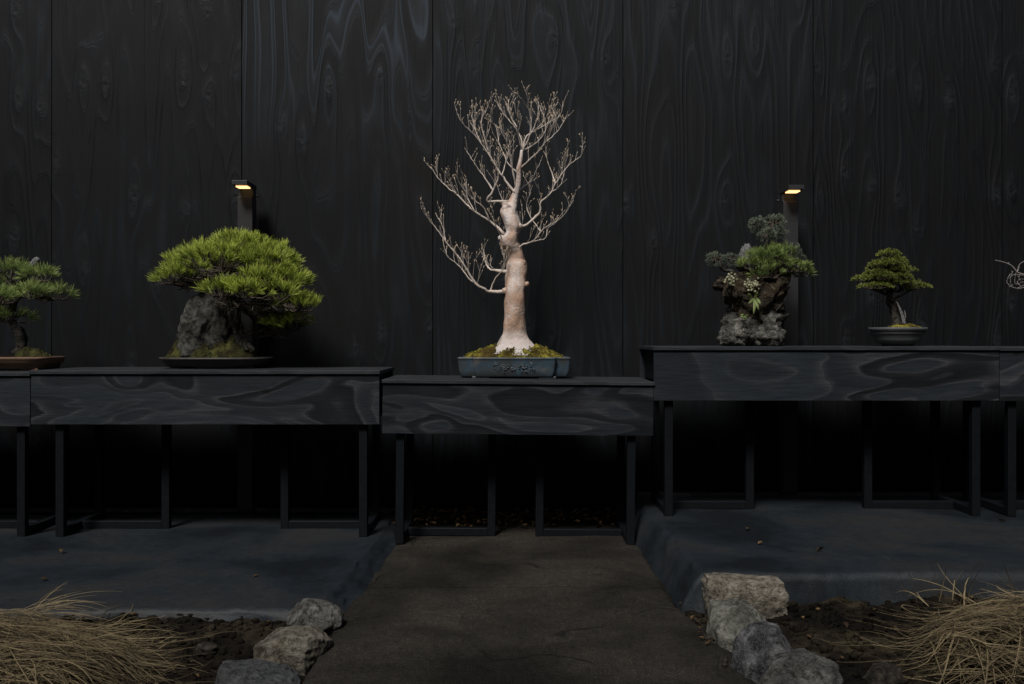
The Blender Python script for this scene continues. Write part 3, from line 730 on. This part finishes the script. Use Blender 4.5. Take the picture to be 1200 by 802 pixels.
ppad(300, 372, .15, 20, .1, 8, 22, tint=.15)
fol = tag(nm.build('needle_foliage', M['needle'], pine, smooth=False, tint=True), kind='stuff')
# extra bare twigs on the undersides of the pads
for (x0, x1, y0, dy, n) in ((205, 258, 338, -.05, 60), (235, 275, 324, -.25, 40), (250, 345, 358, -.2, 110), (300, 360, 372, -.05, 70), (285, 340, 392, .02, 40)):
    for i in range(n):
        t = pr.random(); p = P(x0 + (x1-x0)*t, y0 - 2 + 7*t*(1 if x1 > 280 else 0) + pr.uniform(-6, 4), PY + dy + pr.uniform(-.06,.1))
        q = p + Vector((pr.uniform(-.06,.06), pr.uniform(-.04,.04), pr.uniform(-.01,.03))); mid = (p+q)/2 + Vector((0,0,pr.uniform(-.015,.01)))
        tw.tube(*spline([p, mid, q], [.0035, .003, .002], 3), 5, False)
tag(tw.build('twigs', M['twig_dark'], pine), kind='stuff')

# ================================================================== FAR LEFT PINE
PY = 5.78; PZ = .938
p2 = thing('bonsai_tree', 'dark pine bonsai in a brown tray, cut off by the left photo edge', 'bonsai', (P(0, 430, PY).x, PY, PZ))
c0 = P(3, 418, PY); M['terracotta'] = mat_plain('brown_terracotta', (.17, .105, .07), .7, .3, .25, 20, .15)
pw, pd = .312, .18
po = pot_profile(p2, c0.x, PY, [(pw-.03, pd-.03, PZ+.012), (pw-.024, pd-.022, PZ+.014), (pw-.016, pd-.014, PZ+.04), (pw-.004, pd-.004, PZ+.043), (pw-.004, pd-.004, PZ+.062), (pw+.002, pd+.002, PZ+.066), (pw+.002, pd+.002, PZ+.078), (pw-.014, pd-.014, PZ+.078), (pw-.02, pd-.02, PZ+.05)], M['terracotta'], sup=6)
for sx in (-.22, .22): boxpart('foot', M['terracotta'], po, c0.x+sx-.05, c0.x+sx+.05, PY-.14, PY+.14, PZ+.001, PZ+.014, .003)
mound(c0.x, PY, PZ + .066, .275, .15, .018, 1.3, .015).build('soil', M['soil'], p2)
mound(P(40, 0, PY).x, PY - .03, PZ + .066, .105, .09, .055, 4.4, .02).build('moss', M['moss_dark'], p2)
m = MB()
for pts, r_ in (([(20,416),(26,404),(22,388),(12,372),(16,352)], .034), ([(16,356),(30,345),(60,348)], .014), ([(15,365),(20,340),(35,318),(42,308)], .018), ([(16,352),(0,335),(-20,330)], .016), ([(18,372),(25,366),(30,366)], .01), ([(20,340),(10,325),(-5,315)], .014)):
    q = [P(x, y, PY + (.0 if i < 2 else pr.uniform(-.04,.04))) for i, (x, y) in enumerate(pts)]; n = len(q)
    m.tube(*spline(q, [r_*(1 - .55*i/(n-1)) for i in range(n)], 6), 9, wob=.6)
m.build('trunk', M['bark_pine'], p2)
m = MB(); m.tube(*spline([P(28, 325, PY), P(36, 314, PY-.01), P(43, 305, PY-.02)], [.018, .022, .017], 5), 10, wob=.6); m.blob(P(43,305,PY-.02), .018, 9, 6, nz=.6); m.build('deadwood', M['deadwood'], p2)
nm = MB(); tw = MB(); s_ = PY/FPX
for x, y, dy, rx, ry, rz, n, tn in ((12,322,.0,26,.12,12,26,.7),(50,326,-.06,20,.08,10,16,.85),(38,345,-.12,18,.08,9,14,.7),(65,348,.0,20,.1,9,22,.6),(0,352,-.12,26,.1,12,26,.75),(12,375,-.02,22,.1,9,20,.4),(-30,335,.0,36,.16,18,40,.6),(-50,360,.05,30,.15,12,30,.5)):
    c = P(x, y, PY+dy); pad(nm, tw, c, rx*s_, ry, rz*s_, n, .062, .003, 26, tn, .95, c.lerp(P(16,350,PY), .5), pr, fan=1.1)
tag(nm.build('needle_foliage', M['needle_mid'], p2, smooth=False, tint=True), kind='stuff')
tag(tw.build('twigs', M['twig_dark'], p2), kind='stuff')

# ================================================================== ROCK PLANTING (right)
PY = 5.80; PZ = 1.077
p3 = thing('rock_planting', 'small pines growing on a tall grey and brown rock, no pot', 'bonsai', (P(882, 404, PY).x, PY, PZ))
M['rock_pale'] = mat_rock('pitted_grey_rock', (.03, .03, .027), (.16, .155, .14), (.42, .40, .36), 16, 1, .9, .1, .5)
M['peat'] = mat_rock('brown_peat_and_roots', (.018, .013, .009), (.085, .062, .042), (.22, .17, .12), 15, 1, .95, .1, .35)
s_ = PY / FPX
rb = MB()
for x, y, w_, h_, sd, dy in ((882,392,54,26,1,0),(868,384,30,30,2,-.04),(895,380,28,38,3,-.03),(861,372,17,24,4,.02),(901,392,19,26,5,-.06),(859,393,16,22,6,-.07),(880,376,38,30,7,.03),(903,372,14,20,8,-.04)):
    q = rock_mesh(P(x, y, PY+dy), (w_*s_, .24 if w_ > 50 else .15, h_*s_), sd+10, .35, 2.4, 3, .4, .2*sd, .22); rb.add(q.v, q.f)
rb.build('rock_base', M['rock_pale'], p3)
rb = MB()
for x, y, w_, h_, sd, dy in ((883,344,56,48,1,0),(864,338,30,28,2,-.04),(901,338,32,40,3,.0),(886,362,34,34,4,-.02),(854,334,15,14,5,-.02),(892,325,40,20,6,0)):
    q = rock_mesh(P(x, y, PY+dy), (w_*s_, .24 if w_ > 50 else .17, h_*s_), sd+30, .35, 2.2, 3, .3, .3*sd, .22, -.12); rb.add(q.v, q.f)
rb.build('peat_mound', M['peat'], p3)
rb = rock_mesh(P(873, 300, PY+.02), (15*s_, .07, 30*s_), 44, .25, 1.8, 3, .4, .4, .2, .35); q = rock_mesh(P(868, 308, PY), (12*s_, .06, 14*s_), 45, .25, 1.8, 3, .4, .4, .2, .2); rb.add(q.v, q.f)
rb.build('rock_spire', M['deadwood'], p3)
m = MB()
for pts, r_ in (([(899,333),(900,318),(897,300),(900,280),(903,265)], .013), ([(898,320),(885,313),(872,312)], .009), ([(900,312),(915,305),(930,312),(940,318)], .01), ([(866,322),(858,318),(848,317),(844,310),(846,303)], .011), ([(848,316),(858,305)], .006), ([(918,325),(922,345),(915,358),(908,366)], .005), ([(870,330),(862,345),(858,362)], .004), ([(925,368),(917,372),(912,378)], .006)):
    q = [P(x, y, PY - .06 + pr.uniform(-.03,.03)) for x, y in pts]; n = len(q); m.tube(*spline(q, [r_*(1 - .5*i/(n-1)) for i in range(n)], 6), 8, wob=.5)
m.build('trunk', M['bark_pine'], p3)
nm = MB(); tw = MB()
for x, y, dy, rx, ry, rz, n, tn in ((898,309,-.06,24,.12,18,52,.6),(885,313,-.1,20,.1,9,26,.65),(925,316,-.06,22,.1,9,30,.7),(910,300,-.03,20,.1,12,30,.5),(900,323,-.13,20,.05,8,18,.55),(938,322,-.02,12,.07,5,12,.7)):
    c = P(x, y, PY+dy); pad(nm, tw, c, rx*s_, ry, rz*s_, n, .042, .0028, 26, tn, .95, c.lerp(P(900,312,PY), .5), pr)
tag(nm.build('needle_foliage', M['needle_mid'], p3, smooth=False, tint=True), kind='stuff')
nm = MB()
for x, y, dy, rx, ry, rz, n, tn in ((888,264,.0,10,.055,10,70,.55),(907,262,.02,14,.07,11,85,.6),(900,276,-.05,12,.06,9,60,.6),(912,272,.0,10,.05,8,45,.5),(838,304,.0,12,.055,8,70,.5),(857,304,-.02,12,.055,7,60,.5),(926,295,.05,14,.06,10,60,.3),(936,304,.08,9,.05,6,30,.25)):
    c = P(x, y, PY+dy)
    for k in range(n):
        q = Vector((pr.gauss(0,1), pr.gauss(0,1), pr.gauss(0,1))).normalized(); q *= pr.uniform(.6, 1.0)
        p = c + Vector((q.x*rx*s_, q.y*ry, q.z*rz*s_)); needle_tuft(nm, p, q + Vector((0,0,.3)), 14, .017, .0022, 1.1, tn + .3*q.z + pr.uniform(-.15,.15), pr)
        if k % 3 == 0: tw.tube([c, (c+p)/2, p], [.004, .003, .0015], 4, False)
tag(nm.build('fine_foliage', M['needle_grey'], p3, smooth=False, tint=True), kind='stuff')
tag(tw.build('twigs', M['twig_dark'], p3), kind='stuff')
for cx, cy, n, r_ in ((855,328,34,7), (880,334,42,7.5), (886,336,20,6), (872,371,10,4)):
    nm = MB()
    for k in range(n):
        p = P(cx + pr.gauss(0,.45)*r_, cy + pr.gauss(0,.5)*r_, PY - .14 + pr.uniform(-.02,.02)); nm.blob(p, (.0075,.005,.0075), 6, 4, tint=pr.random())
    tag(nm.build('stonecrop', M['flower'] if cy < 340 else M['succulent'], p3, tint=True), kind='stuff')
for (x0,y0,x1,y1) in ((883,350,877,356),(884,350,883,368),(886,349,891,357),(884,349,888,342),(883,350,889,363),(881,349,876,344)):
    a = P(x0, y0, PY-.15); b = P(x1, y1, PY-.19); d = b-a; m = MB(); sd = Vector((d.z, 0, -d.x)).normalized(); vs = []; fs = []
    for i in range(7):
        t = i/6; w_ = .008*math.sin(math.pi*min(1,t*.85+.12)); c = a + d*t + Vector((0, -.012*math.sin(t*3), 0)); vs += [c - sd*w_, c + Vector((0,-.003,0)), c + sd*w_]
    for i in range(6): fs += [(3*i,3*i+1,3*i+4,3*i+3), (3*i+1,3*i+2,3*i+5,3*i+4)]
    m.add(vs, fs, pr.uniform(.2,.6)); m.build('leaf', M['succulent'], p3, tint=True)

# ================================================================== SMALL CONIFER (right)
PY = 5.80
p4 = thing('bonsai_tree', 'small cone shaped evergreen bonsai in a round lipped grey pot', 'bonsai', (P(1052, 403, PY).x, PY, PZ))
c0 = P(1052, 403, PY); s_ = PY/FPX; x0 = c0.x
po = pot_profile(p4, x0, PY, [(.085,.08,PZ+.001),(.09,.085,PZ+.012),(.118,.105,PZ+.018),(.135,.12,PZ+.04),(.142,.127,PZ+.068),(.149,.134,PZ+.071),(.149,.134,PZ+.084),(.147,.132,PZ+.087),(.161,.146,PZ+.092),(.163,.148,PZ+.108),(.148,.133,PZ+.108),(.143,.128,PZ+.09)], M['unglazed'], sup=2.1)
mound(x0, PY, PZ+.097, .14, .125, .012, 3.3, .008).build('soil', M['soil'], p4)
mound(x0 + .03, PY - .02, PZ+.10, .105, .09, .025, 6.6, .008).build('moss', M['moss'], p4)
m = MB()
for pts, r_ in (([(1052,382),(1049,368),(1043,352),(1042,340),(1043,322),(1042,305)], .026), ([(1044,352),(1055,347),(1068,340)], .009), ([(1042,346),(1030,342),(1018,338)], .009), ([(1035,352),(1026,356)], .003), ([(1043,330),(1060,322)], .008), ([(1043,330),(1022,325)], .008), ([(1056,380),(1054,365),(1050,352)], .007)):
    q = [P(x, y, PY + pr.uniform(-.02,.02)) for x, y in pts]; n = len(q); m.tube(*spline(q, [r_*(1 - .6*i/(n-1)) for i in range(n)], 6), 9, wob=.7)
m.build('trunk', M['bark_pine'], p4)
m = MB(); m.tube(*spline([P(1060,380,PY-.03), P(1056,366,PY-.035), P(1051,354,PY-.03)], [.012,.007,.003], 5), 8, wob=.5); m.tube(*spline([P(1058,378,PY-.03), P(1061,372,PY-.03), P(1060,364,PY-.03)], [.006,.004,.002], 4), 6); m.build('deadwood', M['deadwood'], p4)
nm = MB(); tw = MB()
for x, y, dy, rx, ry, rz, n, tn in ((1042,300,0,13,.07,8,110,.62),(1038,311,-.03,18,.09,8,150,.55),(1046,318,.03,20,.1,8,140,.45),(1058,318,-.03,15,.08,6,90,.6),(1028,321,-.03,15,.08,5,90,.55),(1014,328,0,15,.08,5,100,.6),(1040,331,0,22,.1,7,110,.25),(1026,337,-.06,20,.08,5.5,120,.65),(1062,333,-.04,16,.08,6,100,.6),(1076,337,-.02,14,.07,5,90,.65),(1048,341,.06,22,.06,5,70,.2),(1030,316,.0,13,.07,9,90,.5),(1054,326,-.05,15,.07,7,90,.55),(1034,326,-.06,16,.07,7,90,.5),(1050,308,-.02,12,.06,8,80,.55)):
    c = P(x, y, PY+dy)
    for k in range(n):
        a = pr.random()*6.283; q = math.sqrt(pr.random()); h = math.sqrt(1-q*q); p = c + Vector((math.cos(a)*q*rx*s_, math.sin(a)*q*ry, rz*s_*(h*pr.uniform(.5,1.1)-.2)))
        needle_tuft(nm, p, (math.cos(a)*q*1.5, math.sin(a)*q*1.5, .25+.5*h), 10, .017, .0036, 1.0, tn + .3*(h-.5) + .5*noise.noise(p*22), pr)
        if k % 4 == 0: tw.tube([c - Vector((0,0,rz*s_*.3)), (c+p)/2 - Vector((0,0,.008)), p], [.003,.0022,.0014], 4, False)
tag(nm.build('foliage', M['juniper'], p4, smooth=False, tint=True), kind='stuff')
tag(tw.build('twigs', M['twig_dark'], p4), kind='stuff')

# ================================================================== FAR RIGHT BARE TREE
PY = 5.80
p5 = thing('bonsai_tree', 'contorted bare white bonsai reaching in at the right photo edge', 'bonsai', (P(1262, 403, PY).x, PY, PZ))
x0 = P(1262, 403, PY).x
po = pot_profile(p5, x0, PY, [(.15,.1,PZ+.001),(.17,.12,PZ+.012),(.20,.14,PZ+.06),(.212,.152,PZ+.064),(.212,.152,PZ+.08),(.195,.14,PZ+.08),(.19,.13,PZ+.06)], M['unglazed'], sup=5)
mound(x0, PY, PZ+.07, .185, .125, .02, 3.9, .012).build('moss', M['moss_dark'], p5)
M['twig_white'] = mat_plain('silvery_twigs', (.30, .27, .25), .7, .3, .3, 30, .15)
m = MB(); q = [P(1262,392,PY), P(1256,370,PY), P(1264,350,PY), P(1252,332,PY), P(1256,310,PY), P(1262,280,PY)]; m.tube(*spline(q, [.03,.024,.02,.016,.011,.005], 6), 10, wob=.6); m.build('trunk', M['bark_pale'], p5)
for pts, r_, dy in (([(1254,332),(1235,334),(1215,326),(1200,322),(1192,319),(1186,312),(1178,308),(1166,305)], .010, -.05), ([(1196,321),(1194,326),(1199,332),(1206,334)], .004, .02), ([(1210,326),(1203,335),(1195,338),(1186,336),(1184,326),(1187,318)], .004, -.04), ([(1192,319),(1195,310),(1202,306),(1206,309)], .004, .03),
     ([(1200,334),(1190,338),(1180,331),(1184,321)], .0026, .05), ([(1205,330),(1197,327),(1192,331),(1196,335)], .0026, -.06), ([(1256,312),(1235,305),(1215,298)], .007, .04), ([(1256,318),(1280,300),(1300,304)], .008, -.06), ([(1200,323),(1188,322),(1183,327)], .0026, .02), ([(1194,316),(1190,322),(1190,333),(1200,330)], .0028, 0)):
    n = len(pts); q = [P(x, y, PY + dy*i/(n-1)) for i, (x, y) in enumerate(pts)]; m = MB()
    sp, sr = spline(q, [max(.0014, .62*r_*(1 - .75*i/(n-1))) for i in range(n)], 6); m.tube(sp, sr, 7, wob=.3); bd = MB()
    for i in range(4, len(sp), 5):
        m.tube([sp[i], sp[i] + Vector((pr.uniform(-.012,.012), pr.uniform(-.01,.01), pr.uniform(-.01,.014)))], [.0016, .001], 4, False)
    m.build('branch', M['twig_white'], p5)

# ================================================================== GARDEN STONES
st = [
 ('pale tan flat topped stone touching the right slab, first of its row', P(874, 0, 3.96).x, 4.0, .178, (.325, .25, .16), 2, ((.12,.10,.075),(.32,.285,.23),(.46,.42,.35)), .0),
 ('pale grey block stone just in front of the tan flat stone', .870, 3.75, .132, (.27, .28, .30), 5, ((.08,.08,.068),(.22,.22,.19),(.38,.38,.33)), .05),
 ('dark blue grey squared stone between the pale block and round stone', .862, 3.43, .142, (.225, .215, .30), 8, ((.03,.033,.038),(.12,.125,.135),(.28,.285,.29)), .05),
 ('large round grey stone by the path near the bottom photo edge', .885, 3.12, .142, (.29, .25, .28), 11, ((.07,.07,.068),(.18,.18,.17),(.34,.34,.32)), .35),
 ('small grey stone half cut off under the round stone', .80, 2.93, .127, (.17, .15, .2), 14, ((.07,.07,.065),(.17,.17,.16),(.30,.30,.28)), .1),
 ('rounded mottled grey stone at the corner of the left slab', -.775, 3.92, .104, (.225, .21, .17), 17, ((.04,.04,.037),(.16,.16,.15),(.33,.32,.3)), .45),
 ('flat tan stone beside the path, middle of the left three', -.79, 3.60, .078, (.27, .25, .15), 20, ((.12,.105,.08),(.25,.225,.18),(.34,.31,.26)), .0),
 ('smooth dark grey stone nearest the bottom edge, left of the path', -.83, 3.26, .058, (.30, .30, .15), 23, ((.07,.074,.08),(.12,.126,.134),(.18,.187,.195)), .1)]
for i, (lb, x, y, top, size, sd, cols, rnds) in enumerate(st):
    mt_ = mat_rock('stone_surface', *cols, scale=11, bump=1.0, rough=.88, moss=.06, fleck=.35)
    rot = (.15, -.1, .05, .3, .2, .1, -.35, .25)[i]
    m = rock_mesh((0,0,0), size, sd, .09, 1.2, 5, .82 - rnds, rot, .038, facets=8, ridge=.025, cut=.9)
    for ax in range(3):
        lo = min(v[ax] for v in m.v); hi = max(v[ax] for v in m.v); k = size[ax] / (hi - lo)
        m.v = [tuple((c - (lo + hi)/2) * k if j == ax else c for j, c in enumerate(v)) for v in m.v]
    zt = max(v[2] for v in m.v); o = m.build('stone', mt_); o.location = (x, y, top - zt)
    tag(o, lb, 'stone', 'edging stones right of the path' if x > 0 else 'edging stones left of the path')
# small loose stones
for lb, x, y, z, sz in (('walnut sized dark pebble on the path edge by the pale block', P(832,741,3.75).x, 3.72, .0, .05), ('dark pebble on the path below the pale block stone', P(846,776,3.42).x, 3.42, .0, .035), ('reddish small stone in the soil under the right straw', P(1032,798,3.3).x, 3.26, .0, .12), ('tiny dark pebble near the dark squared stone', P(853,772,3.4).x, 3.47, .0, .035), ('thin grey rock chip lying on the soil left of the stones', P(240,748,3.6).x, 3.62, -.01, .07)):
    m = rock_mesh((0,0,0), (sz, sz*.8, sz*.6), int(x*100)+50, .15, 1.5, 3, .4, .5, .06); o = m.build('pebble', mat_rock('pebble_surface', (.03,.028,.025), (.07,.06,.05), (.13,.11,.09) , 20)); o.location = (x, y, z + sz*.15); tag(o, lb, 'pebble')

# clods, crumbs and dead leaves
cr = random.Random(3); m = MB()
for i in range(8000):
    x = cr.choice((-1, 1)) * cr.uniform(.72, 2.9); y = cr.uniform(2.6, 4.15); r_ = cr.choice((.004, .006, .009, .014, .02)) * cr.uniform(.6, 1.2)
    if x > 0 and x < 1.05 and y < 4.0 and cr.random() < .42: continue
    m.blob((x, y, soilz(x, y) + r_*.2), (r_, r_*.9, r_*.7), 5, 3, nz=.8)
tag(m.build('soil_crumbs', M['soil']), 'crumbs of dark soil scattered over both beds', 'soil', kind='stuff')
def leaf(m, c, L, r, tint):
    a = r.uniform(0, 6.28); d = Vector((math.cos(a), math.sin(a), r.uniform(-.2,.3))) ; sd = Vector((-math.sin(a), math.cos(a), r.uniform(-.4,.4))); c = Vector(c); cu = Vector((0,0,r.uniform(.1,.4)*L))
    vs = [c - d*L/2, c - d*L*.2 + sd*L*.28 + cu, c + d*L*.2 + sd*L*.24 + cu, c + d*L/2 + cu*.5, c + d*L*.2 - sd*L*.24 + cu, c - d*L*.2 - sd*L*.28 + cu, c]
    m.add(vs, [(0,1,6),(1,2,6),(2,3,6),(3,4,6),(4,5,6),(5,0,6)], tint)
M['dead_leaf'] = mat_leaf('brown_dead_leaves', (.03, .017, .009), (.20, .12, .05), .8, .15)
m = MB()
for i in range(420): leaf(m, (cr.uniform(-.70, .78), cr.uniform(5.82, 6.33), .012 + cr.uniform(0, .035)), cr.uniform(.02, .05), cr, cr.random()**2)
for i in range(160): leaf(m, (cr.uniform(-4, 4), cr.uniform(6.14, 6.3), cr.uniform(.01, .03)), cr.uniform(.02, .04), cr, cr.random()**2)
tag(m.build('leaf_litter', M['dead_leaf'], tint=True), 'brown dead leaves drifted on the ground behind the short bench', 'leaves', kind='stuff')
m = MB()
for i in range(110):
    x = cr.choice((-1, 1)) * cr.uniform(.75, 2.4); y = cr.uniform(3.0, 4.1); leaf(m, (x, y, soilz(x, y) + .008), cr.uniform(.012, .035), cr, cr.random()**1.5)
for i in range(40):
    x = cr.uniform(.7, .85); y = cr.uniform(3.6, 4.2); leaf(m, (x, y, .01), cr.uniform(.01, .025), cr, cr.random()**1.5)
tag(m.build('leaf_scraps', M['dead_leaf'], tint=True), 'small scraps of dead leaf strewn over the soil beds', 'leaves', kind='stuff')
for lb, px, py, z, L in (('pale dead leaf lying near the front corner of the right slab', 891, 637, .16, .03), ('dark curled leaf on the right slab left of the bright speck', 876, 620, .16, .04), ('curled leaf on the right slab nearest the round stone row', 961, 645, .16, .035), ('thin dark leaf at the right slab beneath the right edge bench', 1174, 611, .16, .045), ('pale leaf on the left slab close to the front posts', 72, 647, .05, .045), ('dark leaf on the left slab above the left straw', 52, 679, .05, .04), ('small twiggy leaf on the left slab between two benches legs', 300, 675, .05, .03)):
    Y = (CZ - z) * FPX / (py - HY); m = MB(); leaf(m, (0,0,0), L, cr, .35 + .4*('pale' in lb)); o = m.build('fallen_leaf', M['dead_leaf'], tint=True); o.location = ((px-600)*Y/FPX, Y, z); tag(o, lb, 'leaf')

# ------------------------------------------------------------------ straw
M['straw'] = mat_leaf('dry_straw', (.016, .011, .005), (.30, .235, .13), .7, .15)
def straw(label, cx, cy, rx, ry, h, n, ang, seed, extra):
    r = random.Random(seed); m = MB()
    def strand(p, d, L, w_, tint, droop, hug=True):
        w_ *= r.choice((.6, .8, 1, 1, 1.5)); n_ = 7; pts = []; q = Vector(p); d = Vector(d)
        bend = r.gauss(0, .06) if r.random() < .85 else r.uniform(-.35, .35)
        for i in range(n_ + 1):
            pts.append(q.copy()); d = Matrix.Rotation(bend, 3, 'Z') @ d; d.z += droop
            q = q + d.normalized() * L / n_
            e = max(0, 1 - ((q.x-cx)/rx)**2 - ((q.y-cy)/ry)**2); gz = soilz(q.x, q.y) + h * e**.6
            if hug: q.z = q.z*.45 + (gz + lift)*.55
            q.z = max(q.z, gz*.5 + soilz(q.x,q.y)*.5 + .004)
        sd = Vector((0, 0, 1)).cross(pts[-1] - pts[0]).normalized() * w_ * .5; vs = []
        for i, c in enumerate(pts):
            k = (1 - .8*(i/n_)**2) * (.5 + .5*min(1, i/1.5)); vs += [c - sd*k, c + Vector((0,0,w_*.35*k)), c + sd*k]
        m.add(vs, [f for i in range(n_) for f in ((3*i,3*i+1,3*i+4,3*i+3), (3*i+1,3*i+2,3*i+5,3*i+4))], tint)
    for i in range(n):
        a = r.random()*6.283; q = math.sqrt(r.random()); x = cx + math.cos(a)*q*rx; y = cy + math.sin(a)*q*ry; e = max(0, 1 - q*q)
        lift = r.uniform(-.02, .05); z = soilz(x, y) + h*e**.6 + lift; an = ang + r.gauss(0, .62) + .5*noise.noise(Vector((x*3, y*3, seed))); s_ = 1 if r.random() < .7 else -1
        strand((x, y, z), (math.cos(an)*s_, math.sin(an)*s_, r.uniform(-.05,.12)), r.uniform(.14, .42), r.uniform(.002, .0045), max(0, min(1, .35 + .6*noise.noise(Vector((x*7, y*7, seed))) + r.uniform(-.35,.5))), -.02)  # tint noise darkens patches of strands to imitate shaded gaps
    lift = 0
    for (x, y, z, dx, dy, dz, L, dr) in extra: strand((x, y, z), (dx, dy, dz), L, .0045, r.uniform(.6, 1), dr, False)
    o = m.build('straw_pile', M['straw'], tint=True); tag(o, label, 'straw', kind='stuff'); return o
ex = []
sr_ = random.Random(9)
for i in range(26): ex.append((-1.80 + sr_.uniform(-.06,.06), 3.75 + sr_.uniform(-.08,.08), .10, .55 + sr_.uniform(-.35,.45), sr_.uniform(-.3,.3), sr_.uniform(.15,.6), sr_.uniform(.15,.34), -.06))
for i in range(40): ex.append((-1.60 + sr_.uniform(-.2,.1), 3.4 + sr_.uniform(-.2,.25), .06, 1, sr_.uniform(-.7,.2), sr_.uniform(-.05,.45), sr_.uniform(.2,.42), -.09))
straw('heap of dry straw at the lower left, on soil before the slab', -2.02, 3.38, .74, .44, .13, 3300, .02, 21, ex)
ex = []
for i in range(60):
    a = sr_.uniform(0, 1); ex.append((1.50 + a*.9, 3.75 + sr_.uniform(-.1,.1), .12, -.5 + sr_.uniform(-.5,.7), sr_.uniform(-.2,.3), sr_.uniform(.2,.9), sr_.uniform(.08,.26), -.07))
for i in range(26): ex.append((1.62 + sr_.uniform(-.1,.3), 3.3 + sr_.uniform(-.1,.2), .03, -1, sr_.uniform(-.5,.3), sr_.uniform(-.05,.3), sr_.uniform(.15,.4), -.06))
straw('heap of dry straw at the lower right, on soil before the slab', 2.12, 3.42, .68, .47, .17, 3800, -.8, 22, ex)
for o in S.objects:
    if "o" in o.keys(): del o["o"]
